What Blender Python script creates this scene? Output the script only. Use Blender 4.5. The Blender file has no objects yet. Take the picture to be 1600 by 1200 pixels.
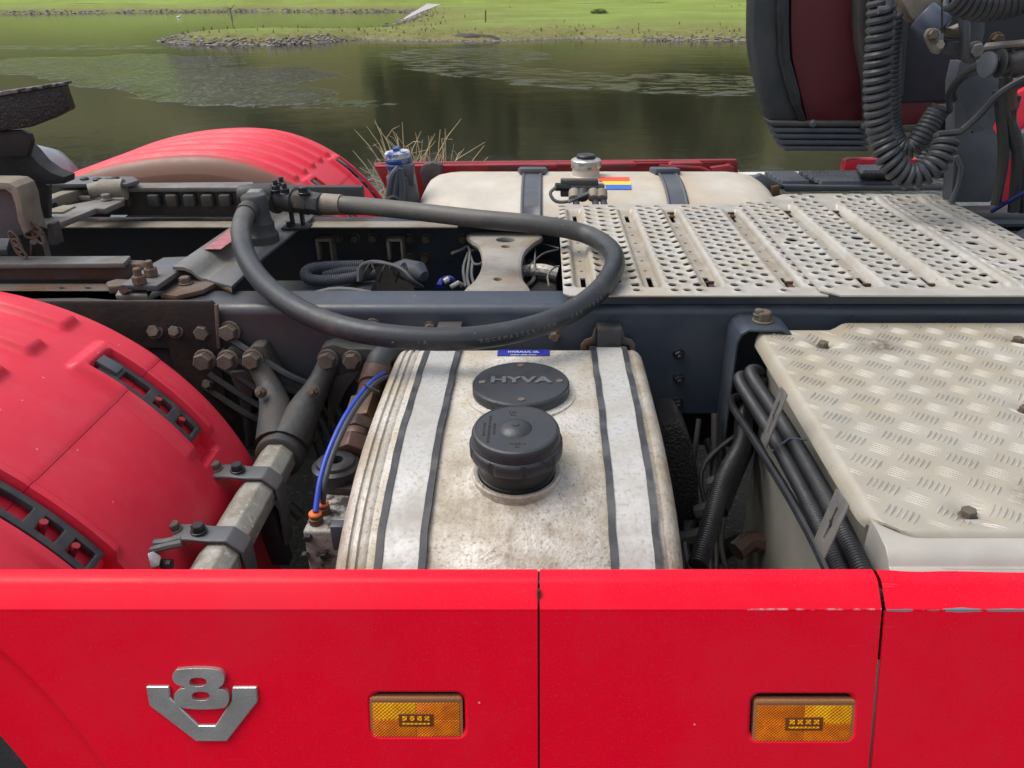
import bpy, bmesh, math, random
import numpy as np
from mathutils import Vector, Matrix, Quaternion
from mathutils.geometry import tessellate_polygon
random.seed(7); np.random.seed(7)
R = math.radians
# ------------------------------------------------------------------ camera, sky, sun
sc = bpy.context.scene
COL = sc.collection
TH = math.atan(619/1200); CT, ST = math.cos(TH), math.sin(TH)
CAMZ = 1.62
cd = bpy.data.cameras.new('camera'); cam = bpy.data.objects.new('camera', cd); COL.objects.link(cam)
cam.location = (0, 0, CAMZ); cam.rotation_euler = (math.pi/2 - TH, 0, 0)
cd.sensor_width = 36; cd.lens = 27; cd.shift_x = -50/1600
cd.clip_start = 0.05; cd.clip_end = 5000
sc.camera = cam
SUN_EL, SUN_AZ = R(62), R(276)      # azimuth clockwise from +Y
w = bpy.data.worlds.new('World'); sc.world = w; w.use_nodes = True
nt = w.node_tree; nt.nodes.clear()
out = nt.nodes.new('ShaderNodeOutputWorld'); bg = nt.nodes.new('ShaderNodeBackground')
sky = nt.nodes.new('ShaderNodeTexSky'); sky.sky_type = 'NISHITA'; sky.sun_disc = False
sky.sun_elevation = SUN_EL; sky.sun_rotation = SUN_AZ; sky.air_density = 1.0; sky.dust_density = 3.0; sky.ozone_density = 1.0
hs = nt.nodes.new('ShaderNodeHueSaturation'); hs.inputs['Saturation'].default_value = 0.42
nt.links.new(sky.outputs[0], hs.inputs['Color']); nt.links.new(hs.outputs[0], bg.inputs[0]); nt.links.new(bg.outputs[0], out.inputs[0])
bg.inputs[1].default_value = 0.15
sl = bpy.data.lights.new('sun', 'SUN'); sl.energy = 1.25; sl.angle = R(42); sl.color = (1, .96, .9)
so = bpy.data.objects.new('sun', sl); COL.objects.link(so)
sd = Vector((math.sin(SUN_AZ)*math.cos(SUN_EL), math.cos(SUN_AZ)*math.cos(SUN_EL), math.sin(SUN_EL)))
so.rotation_euler = sd.to_track_quat('Z', 'Y').to_euler()
vs = sc.view_settings; vs.view_transform = 'Standard'; vs.look = 'None'; vs.exposure = 0.6; vs.gamma = 1; vs.use_curve_mapping = False
sc.cycles.max_bounces = 6; sc.cycles.diffuse_bounces = 3; sc.cycles.glossy_bounces = 3; sc.cycles.caustics_reflective = False

# ------------------------------------------------------------------ helpers
def at(px, py, x=None, y=None, z=None):
    """photo pixel -> point on the plane x=, y= or z="""
    u = (px-850)/1200; v = (600-py)/1200
    d = Vector((u, CT+v*ST, -ST+v*CT))
    t = x/d.x if x is not None else (y/d.y if y is not None else (z-CAMZ)/d.z)
    return Vector((0, 0, CAMZ)) + d*t

PHI = R(17); PY0, PZ0 = .7105, .9385     # the skirt panels lean outwards below their folded edge
def atp(px, py, off=0):
    """photo pixel -> (x, y, z) on the skirt plane, written as if the plane were upright"""
    d = at(px, py, y=1.0)-Vector((0, 0, CAMZ)); n = Vector((0, -math.cos(PHI), math.sin(PHI))); p0 = Vector((0, PY0, PZ0))-n*off
    p = Vector((0, 0, CAMZ))+d*(n.dot(p0-Vector((0, 0, CAMZ)))/n.dot(d)); s_ = -(p.y-p0.y)*math.sin(PHI)-(p.z-p0.z)*math.cos(PHI)
    return Vector((p.x, PY0+off, PZ0-s_))
class MB:
    def __init__(s): s.v = []; s.f = []
    def lean(s):
        c, q = math.cos(PHI), math.sin(PHI)
        s.v = [(x, PY0+(y-PY0)*c+(z-PZ0)*q, PZ0-(y-PY0)*q+(z-PZ0)*c) for x, y, z in s.v]; return s
    def add(s, vs_, fs):
        n = len(s.v); s.v += [tuple(p) for p in vs_]; s.f += [tuple(i+n for i in f) for f in fs]; return s
    def box(s, c, d, rot=None, M=None):
        x, y, z = d[0]/2, d[1]/2, d[2]/2
        vs_ = [Vector((a*x, b*y, e*z)) for a in (-1, 1) for b in (-1, 1) for e in (-1, 1)]
        if rot is not None: vs_ = [rot @ p for p in vs_]
        vs_ = [p+Vector(c) for p in vs_]
        if M is not None: vs_ = [M @ p for p in vs_]
        return s.add(vs_, [(0,1,3,2),(4,6,7,5),(0,4,5,1),(2,3,7,6),(0,2,6,4),(1,5,7,3)])
    def prism(s, pts, vec, holes=()):
        vec = Vector(vec); loops = [[Vector(p) for p in pts]] + [[Vector(p) for p in h] for h in holes]
        flat = [p for l in loops for p in l]; n = len(flat)
        tris = tessellate_polygon(loops)
        fs = [tuple(t) for t in tris] + [tuple(i+n for i in reversed(t)) for t in tris]
        k = 0
        for l in loops:
            m = len(l)
            for i in range(m): a, b = k+i, k+(i+1) % m; fs.append((a, b, b+n, a+n))
            k += m
        return s.add(flat+[p+vec for p in flat], fs)
    def tube(s, pts, r, seg=10, caps=True, rf=None, closed=False):
        pts = [Vector(p) for p in pts]; n = len(pts)
        T = []
        for i in range(n):
            if closed: t = pts[(i+1) % n]-pts[i-1]
            else: t = pts[min(i+1, n-1)]-pts[max(i-1, 0)]
            T.append(t.normalized())
        up = Vector((0, 0, 1)) if abs(T[0].z) < .9 else Vector((1, 0, 0))
        nx = T[0].cross(up).normalized(); vs_ = []
        for i in range(n):
            if i:
                nx = nx - T[i]*nx.dot(T[i]); nx.normalize()
            ny = T[i].cross(nx)
            rr = rf(i) if rf else r
            for k in range(seg):
                a = 2*math.pi*k/seg; vs_.append(pts[i]+nx*(rr*math.cos(a))+ny*(rr*math.sin(a)))
        fs = []
        for i in range(n-1 if not closed else n):
            j = (i+1) % n
            for k in range(seg):
                k2 = (k+1) % seg; fs.append((i*seg+k, i*seg+k2, j*seg+k2, j*seg+k))
        if caps and not closed: fs += [tuple(reversed(range(seg))), tuple(range((n-1)*seg, n*seg))]
        return s.add(vs_, fs)
    def lathe(s, prof, seg=24, M=None, caps=True):
        M = M or Matrix(); vs_ = []
        for r, z in prof:
            for k in range(seg):
                a = 2*math.pi*k/seg; vs_.append(M @ Vector((r*math.cos(a), r*math.sin(a), z)))
        fs = []; n = len(prof)
        for i in range(n-1):
            for k in range(seg):
                k2 = (k+1) % seg; fs.append((i*seg+k, i*seg+k2, (i+1)*seg+k2, (i+1)*seg+k))
        if caps: fs += [tuple(reversed(range(seg))), tuple(range((n-1)*seg, n*seg))]
        return s.add(vs_, fs)
    def cyl(s, a, b, r, seg=16): return s.tube([a, b], r, seg)
    def mesh(s, name, m, bevel=0, segs=2, ang=35, recalc=True, smooth=True):
        me = bpy.data.meshes.new(name); me.from_pydata(s.v, [], s.f)
        if recalc or bevel:
            bm = bmesh.new(); bm.from_mesh(me)
            bmesh.ops.remove_doubles(bm, verts=bm.verts, dist=1e-5)
            bmesh.ops.recalc_face_normals(bm, faces=bm.faces)
            if bevel:
                ed = [e for e in bm.edges if len(e.link_faces) == 2 and e.calc_face_angle(0) > R(30)]
                bmesh.ops.bevel(bm, geom=ed, offset=bevel, segments=segs, affect='EDGES', profile=.5, clamp_overlap=True)
            bm.to_mesh(me); bm.free()
        if smooth:
            me.polygons.foreach_set('use_smooth', [True]*len(me.polygons)); me.set_sharp_from_angle(angle=R(ang))
        if m: me.materials.append(m)
        return me

TRUCK_LOC = Vector((-1.13, 1.952, 0))
def part(name, mb, m, parent, label=None, **k):
    """one mesh object in place, child of parent"""
    me = mb if isinstance(mb, bpy.types.Mesh) else mb.mesh(name, m, **k)
    o = bpy.data.objects.new(name, me); COL.objects.link(o)
    if parent is not None:
        o.parent = parent
        if parent.type == 'EMPTY': o.matrix_parent_inverse = Matrix.Translation(-parent.location)
    if label: o['label'] = label
    return o
def thing(o, label, cat, group=None, kind=None):
    o['label'] = label; o['category'] = cat
    if group: o['group'] = group
    if kind: o['kind'] = kind
    return o
def struct(name, mb, m, **k):
    o = part(name, mb, m, None, **k); o['kind'] = 'structure'; return o
def cat_(pts, n=8, closed=False):
    pts = [Vector(p) for p in pts]; res = []; N = len(pts)
    for i in range(N-1 if not closed else N):
        if closed: p0, p1, p2, p3 = pts[i-1], pts[i], pts[(i+1) % N], pts[(i+2) % N]
        else:
            p1, p2 = pts[i], pts[i+1]; p0 = pts[i-1] if i else p1*2-p2; p3 = pts[i+2] if i+2 < N else p2*2-p1
        for k in range(n):
            t = k/n
            res.append(.5*((2*p1)+(p2-p0)*t+(2*p0-5*p1+4*p2-p3)*t*t+(3*p1-p0-3*p2+p3)*t**3))
    if not closed: res.append(pts[-1])
    return res
def resample(pts, step):
    out_ = [pts[0]]; acc = 0
    for a, b in zip(pts, pts[1:]):
        L = (b-a).length
        while acc+L >= step:
            t = (step-acc)/L; a = a.lerp(b, t); out_.append(a); L = (b-a).length; acc = 0
        acc += L
    return out_
def rrect(w_, h_, r, n=5, cx=0, cy=0):
    p = []
    for (sx, sy, a0) in ((1, 1, 0), (-1, 1, 90), (-1, -1, 180), (1, -1, 270)):
        for k in range(n+1):
            a = R(a0+90*k/n); p.append((cx+sx*(w_/2-r)+r*math.cos(a), cy+sy*(h_/2-r)+r*math.sin(a)))
    return p
def circ(r, n=20, cx=0, cy=0, ry=None):
    ry = ry or r
    return [(cx+r*math.cos(2*math.pi*k/n), cy+ry*math.sin(2*math.pi*k/n)) for k in range(n)]
def orient(loc, normal, spin=0):
    return Matrix.Translation(Vector(loc)) @ Vector(normal).to_track_quat('Z', 'Y').to_matrix().to_4x4() @ Matrix.Rotation(spin, 4, 'Z')

# ------------------------------------------------------------------ materials
def N(t, k, **kw):
    n = t.nodes.new(k)
    for a, b in kw.items(): setattr(n, a, b)
    return n
def noise(t, vec, scale, detail=4, rough=.55):
    n = N(t, 'ShaderNodeTexNoise'); n.inputs['Scale'].default_value = scale; n.inputs['Detail'].default_value = detail
    n.inputs['Roughness'].default_value = rough
    if vec is not None: t.links.new(vec, n.inputs['Vector'])
    return n.outputs['Fac']
def ramp(t, fac, a, b, c0=0, c1=1):
    n = N(t, 'ShaderNodeMapRange'); n.inputs['From Min'].default_value = a; n.inputs['From Max'].default_value = b
    n.inputs['To Min'].default_value = c0; n.inputs['To Max'].default_value = c1; n.clamp = True
    t.links.new(fac, n.inputs['Value']); return n.outputs[0]
def mixc(t, fac, a, b):
    n = N(t, 'ShaderNodeMix', data_type='RGBA')
    if hasattr(fac, 'node'): t.links.new(fac, n.inputs[0])
    else: n.inputs[0].default_value = fac
    for v, i in ((a, 6), (b, 7)):
        if hasattr(v, 'node'): t.links.new(v, n.inputs[i])
        else: n.inputs[i].default_value = (*v[:3], 1)
    return n.outputs[2]
def math_(t, op, a, b=None, c=None):
    n = N(t, 'ShaderNodeMath', operation=op)
    for i, v in enumerate((a, b, c)):
        if v is None: continue
        if hasattr(v, 'node'): t.links.new(v, n.inputs[i])
        else: n.inputs[i].default_value = v
    return n.outputs[0]
def mat(name, col, rough=.5, metal=0, dirt=None, dscale=12, dlo=.45, dhi=.7, damt=1.0, speck=None, sscale=150, slo=.66, shi=.72,
        bump=0, bscale=60, rvar=.12, coat=0, var=.12, extra=None, spec=.5, drough=None):
    m = bpy.data.materials.new(name); m.use_nodes = True; t = m.node_tree; b = t.nodes['Principled BSDF']
    geo = N(t, 'ShaderNodeNewGeometry'); P_ = geo.outputs['Position']
    c = mixc(t, ramp(t, noise(t, P_, 7, 5), .3, .7), [x*(1-var) for x in col], [min(1, x*(1+var)) for x in col])
    rv = ramp(t, noise(t, P_, 25, 5), .3, .7, max(.03, rough-rvar), min(1, rough+rvar))
    met = None
    if dirt:
        mk = ramp(t, noise(t, P_, dscale, 8, .62), dlo, dhi, 0, damt); c = mixc(t, mk, c, dirt)
        rr = N(t, 'ShaderNodeMix', data_type='FLOAT'); t.links.new(mk, rr.inputs[0]); t.links.new(rv, rr.inputs[2]); rr.inputs[3].default_value = drough if drough else .8
        rv = rr.outputs[0]
        if metal: met = math_(t, 'MULTIPLY', math_(t, 'SUBTRACT', 1, mk), metal)
    if speck:
        mk2 = ramp(t, noise(t, P_, sscale, 3, .5), slo, shi); c = mixc(t, mk2, c, speck)
    if extra: c, rv = extra(t, P_, c, rv)
    t.links.new(c, b.inputs['Base Color']); t.links.new(rv, b.inputs['Roughness'])
    if met is not None: t.links.new(met, b.inputs['Metallic'])
    else: b.inputs['Metallic'].default_value = metal
    b.inputs['Coat Weight'].default_value = coat; b.inputs['Coat Roughness'].default_value = .15
    b.inputs['Specular IOR Level'].default_value = spec
    if bump:
        bn = N(t, 'ShaderNodeBump'); bn.inputs['Strength'].default_value = 1; bn.inputs['Distance'].default_value = bump
        t.links.new(noise(t, P_, bscale, 6, .6), bn.inputs['Height']); t.links.new(bn.outputs[0], b.inputs['Normal'])
    return m
def sepxyz(t, P_):
    n = N(t, 'ShaderNodeSeparateXYZ'); t.links.new(P_, n.inputs[0]); return n.outputs
def band(t, v, c, hw, soft):
    """1 where |v-c|<hw"""
    return ramp(t, math_(t, 'ABSOLUTE', math_(t, 'SUBTRACT', v, c)), hw, hw+soft, 1, 0)

def paint_extra(t, P_, c, rv):
    X, Y, Z = sepxyz(t, P_)
    # chips and the long scrape on the folded edge of the right panel
    nz = noise(t, P_, 55, 4); nx = noise(t, P_, 14, 3)
    hw = ramp(t, nx, .35, .65, .0006, .0032)
    d = math_(t, 'ABSOLUTE', math_(t, 'SUBTRACT', Z, .9405))
    line = math_(t, 'LESS_THAN', d, hw)
    line = math_(t, 'MULTIPLY', line, math_(t, 'GREATER_THAN', X, .421))
    line = math_(t, 'MULTIPLY', line, ramp(t, nz, .36, .42))
    c = mixc(t, line, c, (.22, .22, .25))
    # faint scrape on middle panel
    l2 = math_(t, 'MULTIPLY', band(t, Z, .9415, .0006, .0008), math_(t, 'MULTIPLY', math_(t, 'GREATER_THAN', X, .25), math_(t, 'LESS_THAN', X, .415)))
    l2 = math_(t, 'MULTIPLY', l2, ramp(t, nz, .48, .6)); c = mixc(t, l2, c, (.55, .3, .32))
    # tiny flecks
    v = N(t, 'ShaderNodeTexVoronoi'); v.inputs['Scale'].default_value = 26; t.links.new(P_, v.inputs['Vector'])
    cs = N(t, 'ShaderNodeSeparateColor'); t.links.new(v.outputs['Color'], cs.inputs[0])
    fl = math_(t, 'MULTIPLY', math_(t, 'LESS_THAN', v.outputs['Distance'], .035), math_(t, 'GREATER_THAN', cs.outputs[0], .8))
    c = mixc(t, math_(t, 'MULTIPLY', fl, .7), c, (.6, .45, .45))
    # fine hair scratches
    mp = N(t, 'ShaderNodeMapping'); mp.inputs['Rotation'].default_value = (0, R(35), 0); mp.inputs['Scale'].default_value = (1, 1, 30); t.links.new(P_, mp.inputs['Vector'])
    sc_ = math_(t, 'MULTIPLY', ramp(t, noise(t, mp.outputs[0], 9, 2), .74, .76), ramp(t, noise(t, P_, 3, 2), .55, .62))
    c = mixc(t, math_(t, 'MULTIPLY', sc_, .08), c, (.8, .3, .33))
    return c, rv
RED = mat('red_paint', (.8, .0004, .02), .4, spec=.22, speck=(.5, .03, .05), sscale=420, slo=.6, shi=.75, dirt=(.55, .03, .05), dscale=4, dlo=.45, dhi=.9, damt=.45, var=.03, extra=paint_extra, bump=.0003, bscale=9, rvar=.05, drough=.5)
def fender_extra(t, P_, c, rv):
    # scuffed, chalky film and pale scratches
    mp = N(t, 'ShaderNodeMapping'); mp.inputs['Scale'].default_value = (5, 9, 5); t.links.new(P_, mp.inputs['Vector'])
    k = ramp(t, noise(t, mp.outputs[0], 2.2, 5, .7), .5, .85, 0, .22)
    c = mixc(t, k, c, (.66, .16, .2))
    v = N(t, 'ShaderNodeTexVoronoi'); v.inputs['Scale'].default_value = 34; t.links.new(P_, v.inputs['Vector'])
    cs = N(t, 'ShaderNodeSeparateColor'); t.links.new(v.outputs['Color'], cs.inputs[0])
    fl = math_(t, 'MULTIPLY', math_(t, 'LESS_THAN', v.outputs['Distance'], .06), math_(t, 'GREATER_THAN', cs.outputs[0], .75))
    c = mixc(t, math_(t, 'MULTIPLY', fl, .5), c, (.65, .4, .4))
    # road film on the inward shoulder of the far fender
    X, Y, Z = sepxyz(t, P_)
    g = ramp(t, math_(t, 'ADD', Y, math_(t, 'MULTIPLY', noise(t, P_, 5, 4), .03)), 2.56, 2.60, 1, 0)
    g = math_(t, 'MULTIPLY', g, math_(t, 'GREATER_THAN', Y, 2.0))
    c = mixc(t, math_(t, 'MULTIPLY', g, .92), c, (.13, .085, .05))
    return c, math_(t, 'MAXIMUM', rv, math_(t, 'MULTIPLY', k, 1.6))
FRED = mat('red_plastic', (.7, .014, .04), .45, dirt=(.62, .07, .1), dscale=3, dlo=.4, dhi=.85, damt=.4, var=.05, extra=fender_extra, bump=.0006, bscale=14, rvar=.06, drough=.62)
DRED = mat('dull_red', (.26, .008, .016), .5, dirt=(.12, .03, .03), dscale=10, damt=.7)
MAROON = mat('maroon_panel', (.085, .005, .01), .55, dirt=(.07, .012, .014), dscale=7, damt=.6, var=.1)
def frame_extra(t, P_, c, rv):
    X, Y, Z = sepxyz(t, P_)
    # brown road dirt thickens toward the wheel
    k = math_(t, 'MULTIPLY', ramp(t, X, -.25, -.75, 0, 1), ramp(t, noise(t, P_, 6, 6), .3, .6))
    c = mixc(t, math_(t, 'MULTIPLY', k, .85), c, (.05, .038, .028))
    return c, math_(t, 'MAXIMUM', rv, math_(t, 'MULTIPLY', k, .75))
FRAME = mat('chassis_paint', (.036, .048, .066), .36, dirt=(.09, .09, .088), dscale=5, dlo=.45, dhi=.85, damt=.55, speck=(.22, .13, .06), sscale=26, slo=.74, shi=.79, extra=frame_extra, bump=.0006, bscale=30, drough=.55)
CAST = mat('cast_iron_grime', (.038, .04, .043), .6, dirt=(.07, .055, .038), dscale=16, dlo=.42, dhi=.62, damt=.8, bump=.0015, bscale=80)
BOLTM = mat('dirty_bolt', (.13, .115, .095), .6, metal=.3, dirt=(.1, .06, .035), dscale=40, dlo=.4, dhi=.65, damt=.9, bump=.001, bscale=150)
ZINC = mat('zinc_bolt', (.2, .2, .19), .45, metal=.6, dirt=(.12, .08, .05), dscale=60, damt=.8)
RUST = mat('rusty_steel', (.13, .075, .045), .75, dirt=(.12, .11, .1), dscale=14, dlo=.4, dhi=.65, speck=(.2, .09, .03), sscale=50, slo=.6, shi=.7, bump=.003, bscale=60)
STEEL = mat('grey_steel', (.2, .195, .18), .5, metal=.25, dirt=(.12, .085, .06), dscale=10, dlo=.45, dhi=.68, damt=.85, speck=(.25, .1, .03), sscale=60, slo=.68, shi=.74, bump=.0015, bscale=50)
PLATE = mat('grey_painted_plate', (.1, .105, .115), .42, dirt=(.12, .1, .085), dscale=12, dlo=.42, dhi=.7, damt=.7, bump=.001, bscale=60)
TANSTEEL = mat('tan_dusty_steel', (.25, .22, .17), .6, dirt=(.12, .08, .05), dscale=10, dlo=.45, dhi=.7, damt=.7, bump=.002, bscale=50)
DARK = mat('sooty_black', (.02, .019, .02), .6, dirt=(.04, .034, .03), dscale=14, bump=.002, bscale=40)
GREASE = mat('black_grease', (.012, .012, .013), .4, dirt=(.02, .02, .02), bump=.004, bscale=170, rvar=.2, speck=(.14, .14, .14), sscale=260, slo=.64, shi=.7)
RUBBER = mat('black_rubber', (.035, .037, .04), .55, dirt=(.085, .08, .07), dscale=9, dlo=.5, dhi=.75, damt=.6, bump=.0008, bscale=120)
def hose_extra(t, P_, c, rv):
    X, Y, Z = sepxyz(t, P_)
    k = ramp(t, math_(t, 'ADD', Y, math_(t, 'MULTIPLY', noise(t, P_, 9, 5), .5)), 1.95, 2.3)
    k = math_(t, 'MULTIPLY', k, ramp(t, noise(t, P_, 4, 6), .3, .55, .5, 1))
    return mixc(t, k, c, (.13, .118, .1)), math_(t, 'MAXIMUM', rv, math_(t, 'MULTIPLY', k, .8))
HOSE = mat('hose_rubber', (.022, .025, .03), .42, dirt=(.085, .08, .07), dscale=11, dlo=.52, dhi=.72, damt=.55, speck=(.17, .16, .15), sscale=110, slo=.7, shi=.76, bump=.0006, bscale=160, extra=hose_extra)
STRIP = mat('strap_rubber', (.03, .031, .035), .5, dirt=(.1, .1, .1), dscale=20, bump=.0008, bscale=60)
BPLAST = mat('black_plastic', (.014, .015, .017), .4, dirt=(.05, .05, .05), dscale=12, dlo=.5, dhi=.8, damt=.5, bump=.0004, bscale=200, speck=(.1, .1, .1), sscale=300, slo=.7, shi=.74)
CAPTOP = mat('cap_plastic', (.028, .03, .035), .42, dirt=(.012, .012, .014), dscale=16, dlo=.6, dhi=.64, damt=.9, bump=.0006, bscale=160)
COILM = mat('coil_plastic', (.03, .034, .042), .42, dirt=(.06, .058, .05), dscale=10, damt=.5)
GPLAST = mat('grey_plastic', (.065, .074, .09), .5, dirt=(.14, .13, .115), dscale=8, damt=.4, bump=.0005, bscale=90)
SKIRT = mat('dark_skirt', (.02, .025, .03), .5, dirt=(.06, .062, .06), dscale=4, damt=.6, bump=.0005, bscale=40)
def tank_extra(t, P_, c, rv):
    X, Y, Z = sepxyz(t, P_)
    # rain runs down the front of the tank
    mr = N(t, 'ShaderNodeMapping'); mr.inputs['Scale'].default_value = (38, 2.5, 2.5); t.links.new(P_, mr.inputs['Vector'])
    run = math_(t, 'MULTIPLY', ramp(t, noise(t, mr.outputs[0], 1.6, 5, .7), .5, .72), ramp(t, Y, 1.15, .9, .12, .6)); c = mixc(t, run, c, (.27, .21, .14))
    # brown weathering along both tank ends and around the filler
    e = math_(t, 'MULTIPLY', ramp(t, math_(t, 'ABSOLUTE', math_(t, 'ADD', X, .06)), .19, .265), ramp(t, noise(t, P_, 9, 7, .7), .36, .62))
    dx = math_(t, 'ADD', X, .045); dy = math_(t, 'SUBTRACT', Y, 1.0)
    rr = math_(t, 'SQRT', math_(t, 'ADD', math_(t, 'MULTIPLY', dx, dx), math_(t, 'MULTIPLY', dy, dy)))
    f = math_(t, 'MULTIPLY', ramp(t, rr, .2, .08), ramp(t, noise(t, P_, 16, 7, .75), .42, .62))
    k = math_(t, 'MAXIMUM', e, math_(t, 'MULTIPLY', f, .8))
    c = mixc(t, math_(t, 'MULTIPLY', k, .8), c, (.2, .145, .085))
    v = N(t, 'ShaderNodeTexVoronoi'); v.inputs['Scale'].default_value = 120; t.links.new(P_, v.inputs['Vector'])
    cs = N(t, 'ShaderNodeSeparateColor'); t.links.new(v.outputs['Color'], cs.inputs[0])
    fl = math_(t, 'MULTIPLY', ramp(t, v.outputs['Distance'], .12, .2, 1, 0), math_(t, 'GREATER_THAN', cs.outputs[1], .8))
    c = mixc(t, math_(t, 'MULTIPLY', fl, .5), c, (.13, .085, .05))
    return c, rv
ALU = mat('weathered_aluminium', (.6, .575, .52), .5, metal=.2, dirt=(.38, .325, .235), dscale=11, dlo=.40, dhi=.66, damt=.85, speck=(.34, .29, .22), sscale=180, slo=.54, shi=.7, extra=tank_extra, bump=.0022, bscale=110, drough=.7)
ALUS = mat('strap_aluminium', (.47, .465, .45), .5, metal=.25, speck=(.36, .33, .28), sscale=140, slo=.5, shi=.7, dirt=(.33, .3, .25), dscale=16, dlo=.42, dhi=.68, damt=.75, bump=.0006, bscale=90)
def ftank_extra(t, P_, c, rv):
    X, Y, Z = sepxyz(t, P_)
    k = ramp(t, noise(t, P_, 3.2, 5, .6), .4, .62, 0, .75)
    k = math_(t, 'MULTIPLY', k, ramp(t, X, -.1, .1, .35, 1)); k = math_(t, 'MULTIPLY', k, ramp(t, X, .45, .6, 1, .3))
    return mixc(t, k, c, (.42, .31, .17)), rv
FTANK = mat('far_tank_aluminium', (.52, .48, .41), .5, metal=.1, dirt=(.45, .41, .34), dscale=12, damt=.6, extra=ftank_extra, bump=.0012, bscale=40, drough=.7)
def deck_extra(t, P_, c, rv):
    # blotchy darker brown in the pressed channels, tan stain towards the rear
    X, Y, Z = sepxyz(t, P_); nz = noise(t, P_, 22, 6, .7)
    k = math_(t, 'MULTIPLY', ramp(t, Z, 1.029, 1.020), ramp(t, nz, .32, .6, .15, .75))
    c = mixc(t, k, c, (.25, .2, .13))
    k2 = math_(t, 'MULTIPLY', ramp(t, X, .5, .05), ramp(t, noise(t, P_, 5, 6, .65), .35, .65, 0, .7))
    c = mixc(t, k2, c, (.42, .34, .23))
    k3 = ramp(t, noise(t, P_, 3.1, 6, .7), .56, .7, 0, .5); c = mixc(t, k3, c, (.27, .26, .24))
    return c, rv
DECK = mat('deck_aluminium', (.46, .44, .4), .42, metal=.25, extra=deck_extra, dirt=(.3, .26, .19), dscale=9, dlo=.42, dhi=.7, damt=.65, speck=(.3, .22, .13), sscale=80, slo=.68, shi=.76, bump=.0008, bscale=60, drough=.6)
def lid_extra(t, P_, c, rv):
    X, Y, Z = sepxyz(t, P_)
    for cx_, cy_ in ((.685, 1.43), (.71, .90), (1.05, 1.42), (.93, 1.18)):
        dx = math_(t, 'SUBTRACT', X, cx_); dy = math_(t, 'SUBTRACT', Y, cy_); d = math_(t, 'SQRT', math_(t, 'ADD', math_(t, 'MULTIPLY', dx, dx), math_(t, 'MULTIPLY', dy, dy)))
        k = math_(t, 'MULTIPLY', ramp(t, d, .05, .012), ramp(t, noise(t, P_, 60, 4), .35, .6, .3, .95)); c = mixc(t, k, c, (.07, .05, .035))
    k = math_(t, 'MULTIPLY', ramp(t, math_(t, 'ADD', math_(t, 'MULTIPLY', X, -1), Y), -.2, .8), ramp(t, noise(t, P_, 4, 7, .65), .4, .6, .1, .6)); c = mixc(t, k, c, (.36, .29, .19))
    return c, rv
TREADB = mat('tread_bar_aluminium', (.43, .42, .385), .5, metal=.1, dirt=(.4, .36, .29), dscale=6, dlo=.42, dhi=.7, damt=.6, extra=lid_extra, drough=.5)
TREAD = mat('tread_aluminium', (.39, .37, .315), .46, metal=.15, extra=lid_extra, dirt=(.3, .265, .2), dscale=12, dlo=.42, dhi=.7, damt=.7, speck=(.25, .18, .1), sscale=90, slo=.7, shi=.76, bump=.0008, bscale=60, drough=.55)
BOXALU = mat('box_aluminium', (.38, .365, .325), .45, metal=.2, dirt=(.3, .28, .24), dscale=5, damt=.6, bump=.0006, bscale=30)
CASTW = mat('dusty_crossmember', (.27, .25, .215), .6, dirt=(.2, .13, .08), dscale=9, dlo=.48, dhi=.72, damt=.8, bump=.001, bscale=40)
BAR = mat('galvanised_bar', (.34, .33, .29), .55, metal=.35, dirt=(.2, .18, .14), dscale=30, dlo=.4, dhi=.6, damt=.8, speck=(.42, .41, .38), sscale=90, slo=.6, shi=.68, bump=.0012, bscale=120)
BADGE = mat('badge_metal', (.5, .49, .48), .3, metal=.7, var=.08, bump=.0003, bscale=200)
BADGE_E = BADGE
BLUE = mat('blue_hose', (.012, .05, .42), .42, dirt=(.05, .06, .12), dscale=30, damt=.5, var=.05)
DBLUE = mat('navy_hose', (.008, .02, .12), .45)
BLUEC = mat('blue_cap', (.02, .07, .22), .45, dirt=(.3, .3, .32), dscale=25, dlo=.55, dhi=.7)
BRASS = mat('oily_brass', (.17, .1, .05), .5, metal=.5, dirt=(.06, .035, .025), dscale=18, dlo=.4, dhi=.6, damt=.8, bump=.001, bscale=90)
BROWNF = mat('brown_fitting', (.09, .045, .032), .5, metal=.2, dirt=(.03, .02, .02), dscale=20, bump=.0015, bscale=90)
ORANGE = mat('orange_collar', (.75, .17, .04), .5, var=.05)
BLOCK = mat('pitted_block', (.3, .29, .26), .55, metal=.2, dirt=(.035, .03, .028), dscale=24, dlo=.47, dhi=.56, bump=.003, bscale=70)
YEL = mat('sticker_yellow', (.8, .55, .03), .5, var=.03); SRED = mat('sticker_red', (.7, .07, .03), .5, var=.03); SBLUE = mat('sticker_blue', (.03, .13, .5), .5, var=.03)
NAVY = mat('label_blue', (.02, .025, .25), .35, var=.05); WHITE = mat('print_white', (.7, .7, .72), .5, var=.03); PINK = mat('faded_red_label', (.42, .13, .15), .55, dirt=(.2, .1, .1), dscale=40)
PRINTG = mat('hose_print', (.13, .125, .11), .6, var=.1)
CHROME = mat('dull_chrome', (.5, .5, .48), .28, metal=.8, dirt=(.2, .17, .13), dscale=40)
WIRE = mat('grey_cable', (.1, .105, .11), .6, dirt=(.13, .12, .1), dscale=25)
REEDM = mat('dry_reed', (.5, .38, .22), .8, var=.25)
TYRE = mat('tyre_rubber', (.012, .012, .012), .75, dirt=(.02, .018, .016), dscale=8, bump=.004, bscale=50)
FOAM = mat('coarse_black_mat', (.012, .012, .013), .45, bump=.03, bscale=140, speck=(.06, .06, .06), sscale=220, slo=.6, shi=.66)
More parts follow.
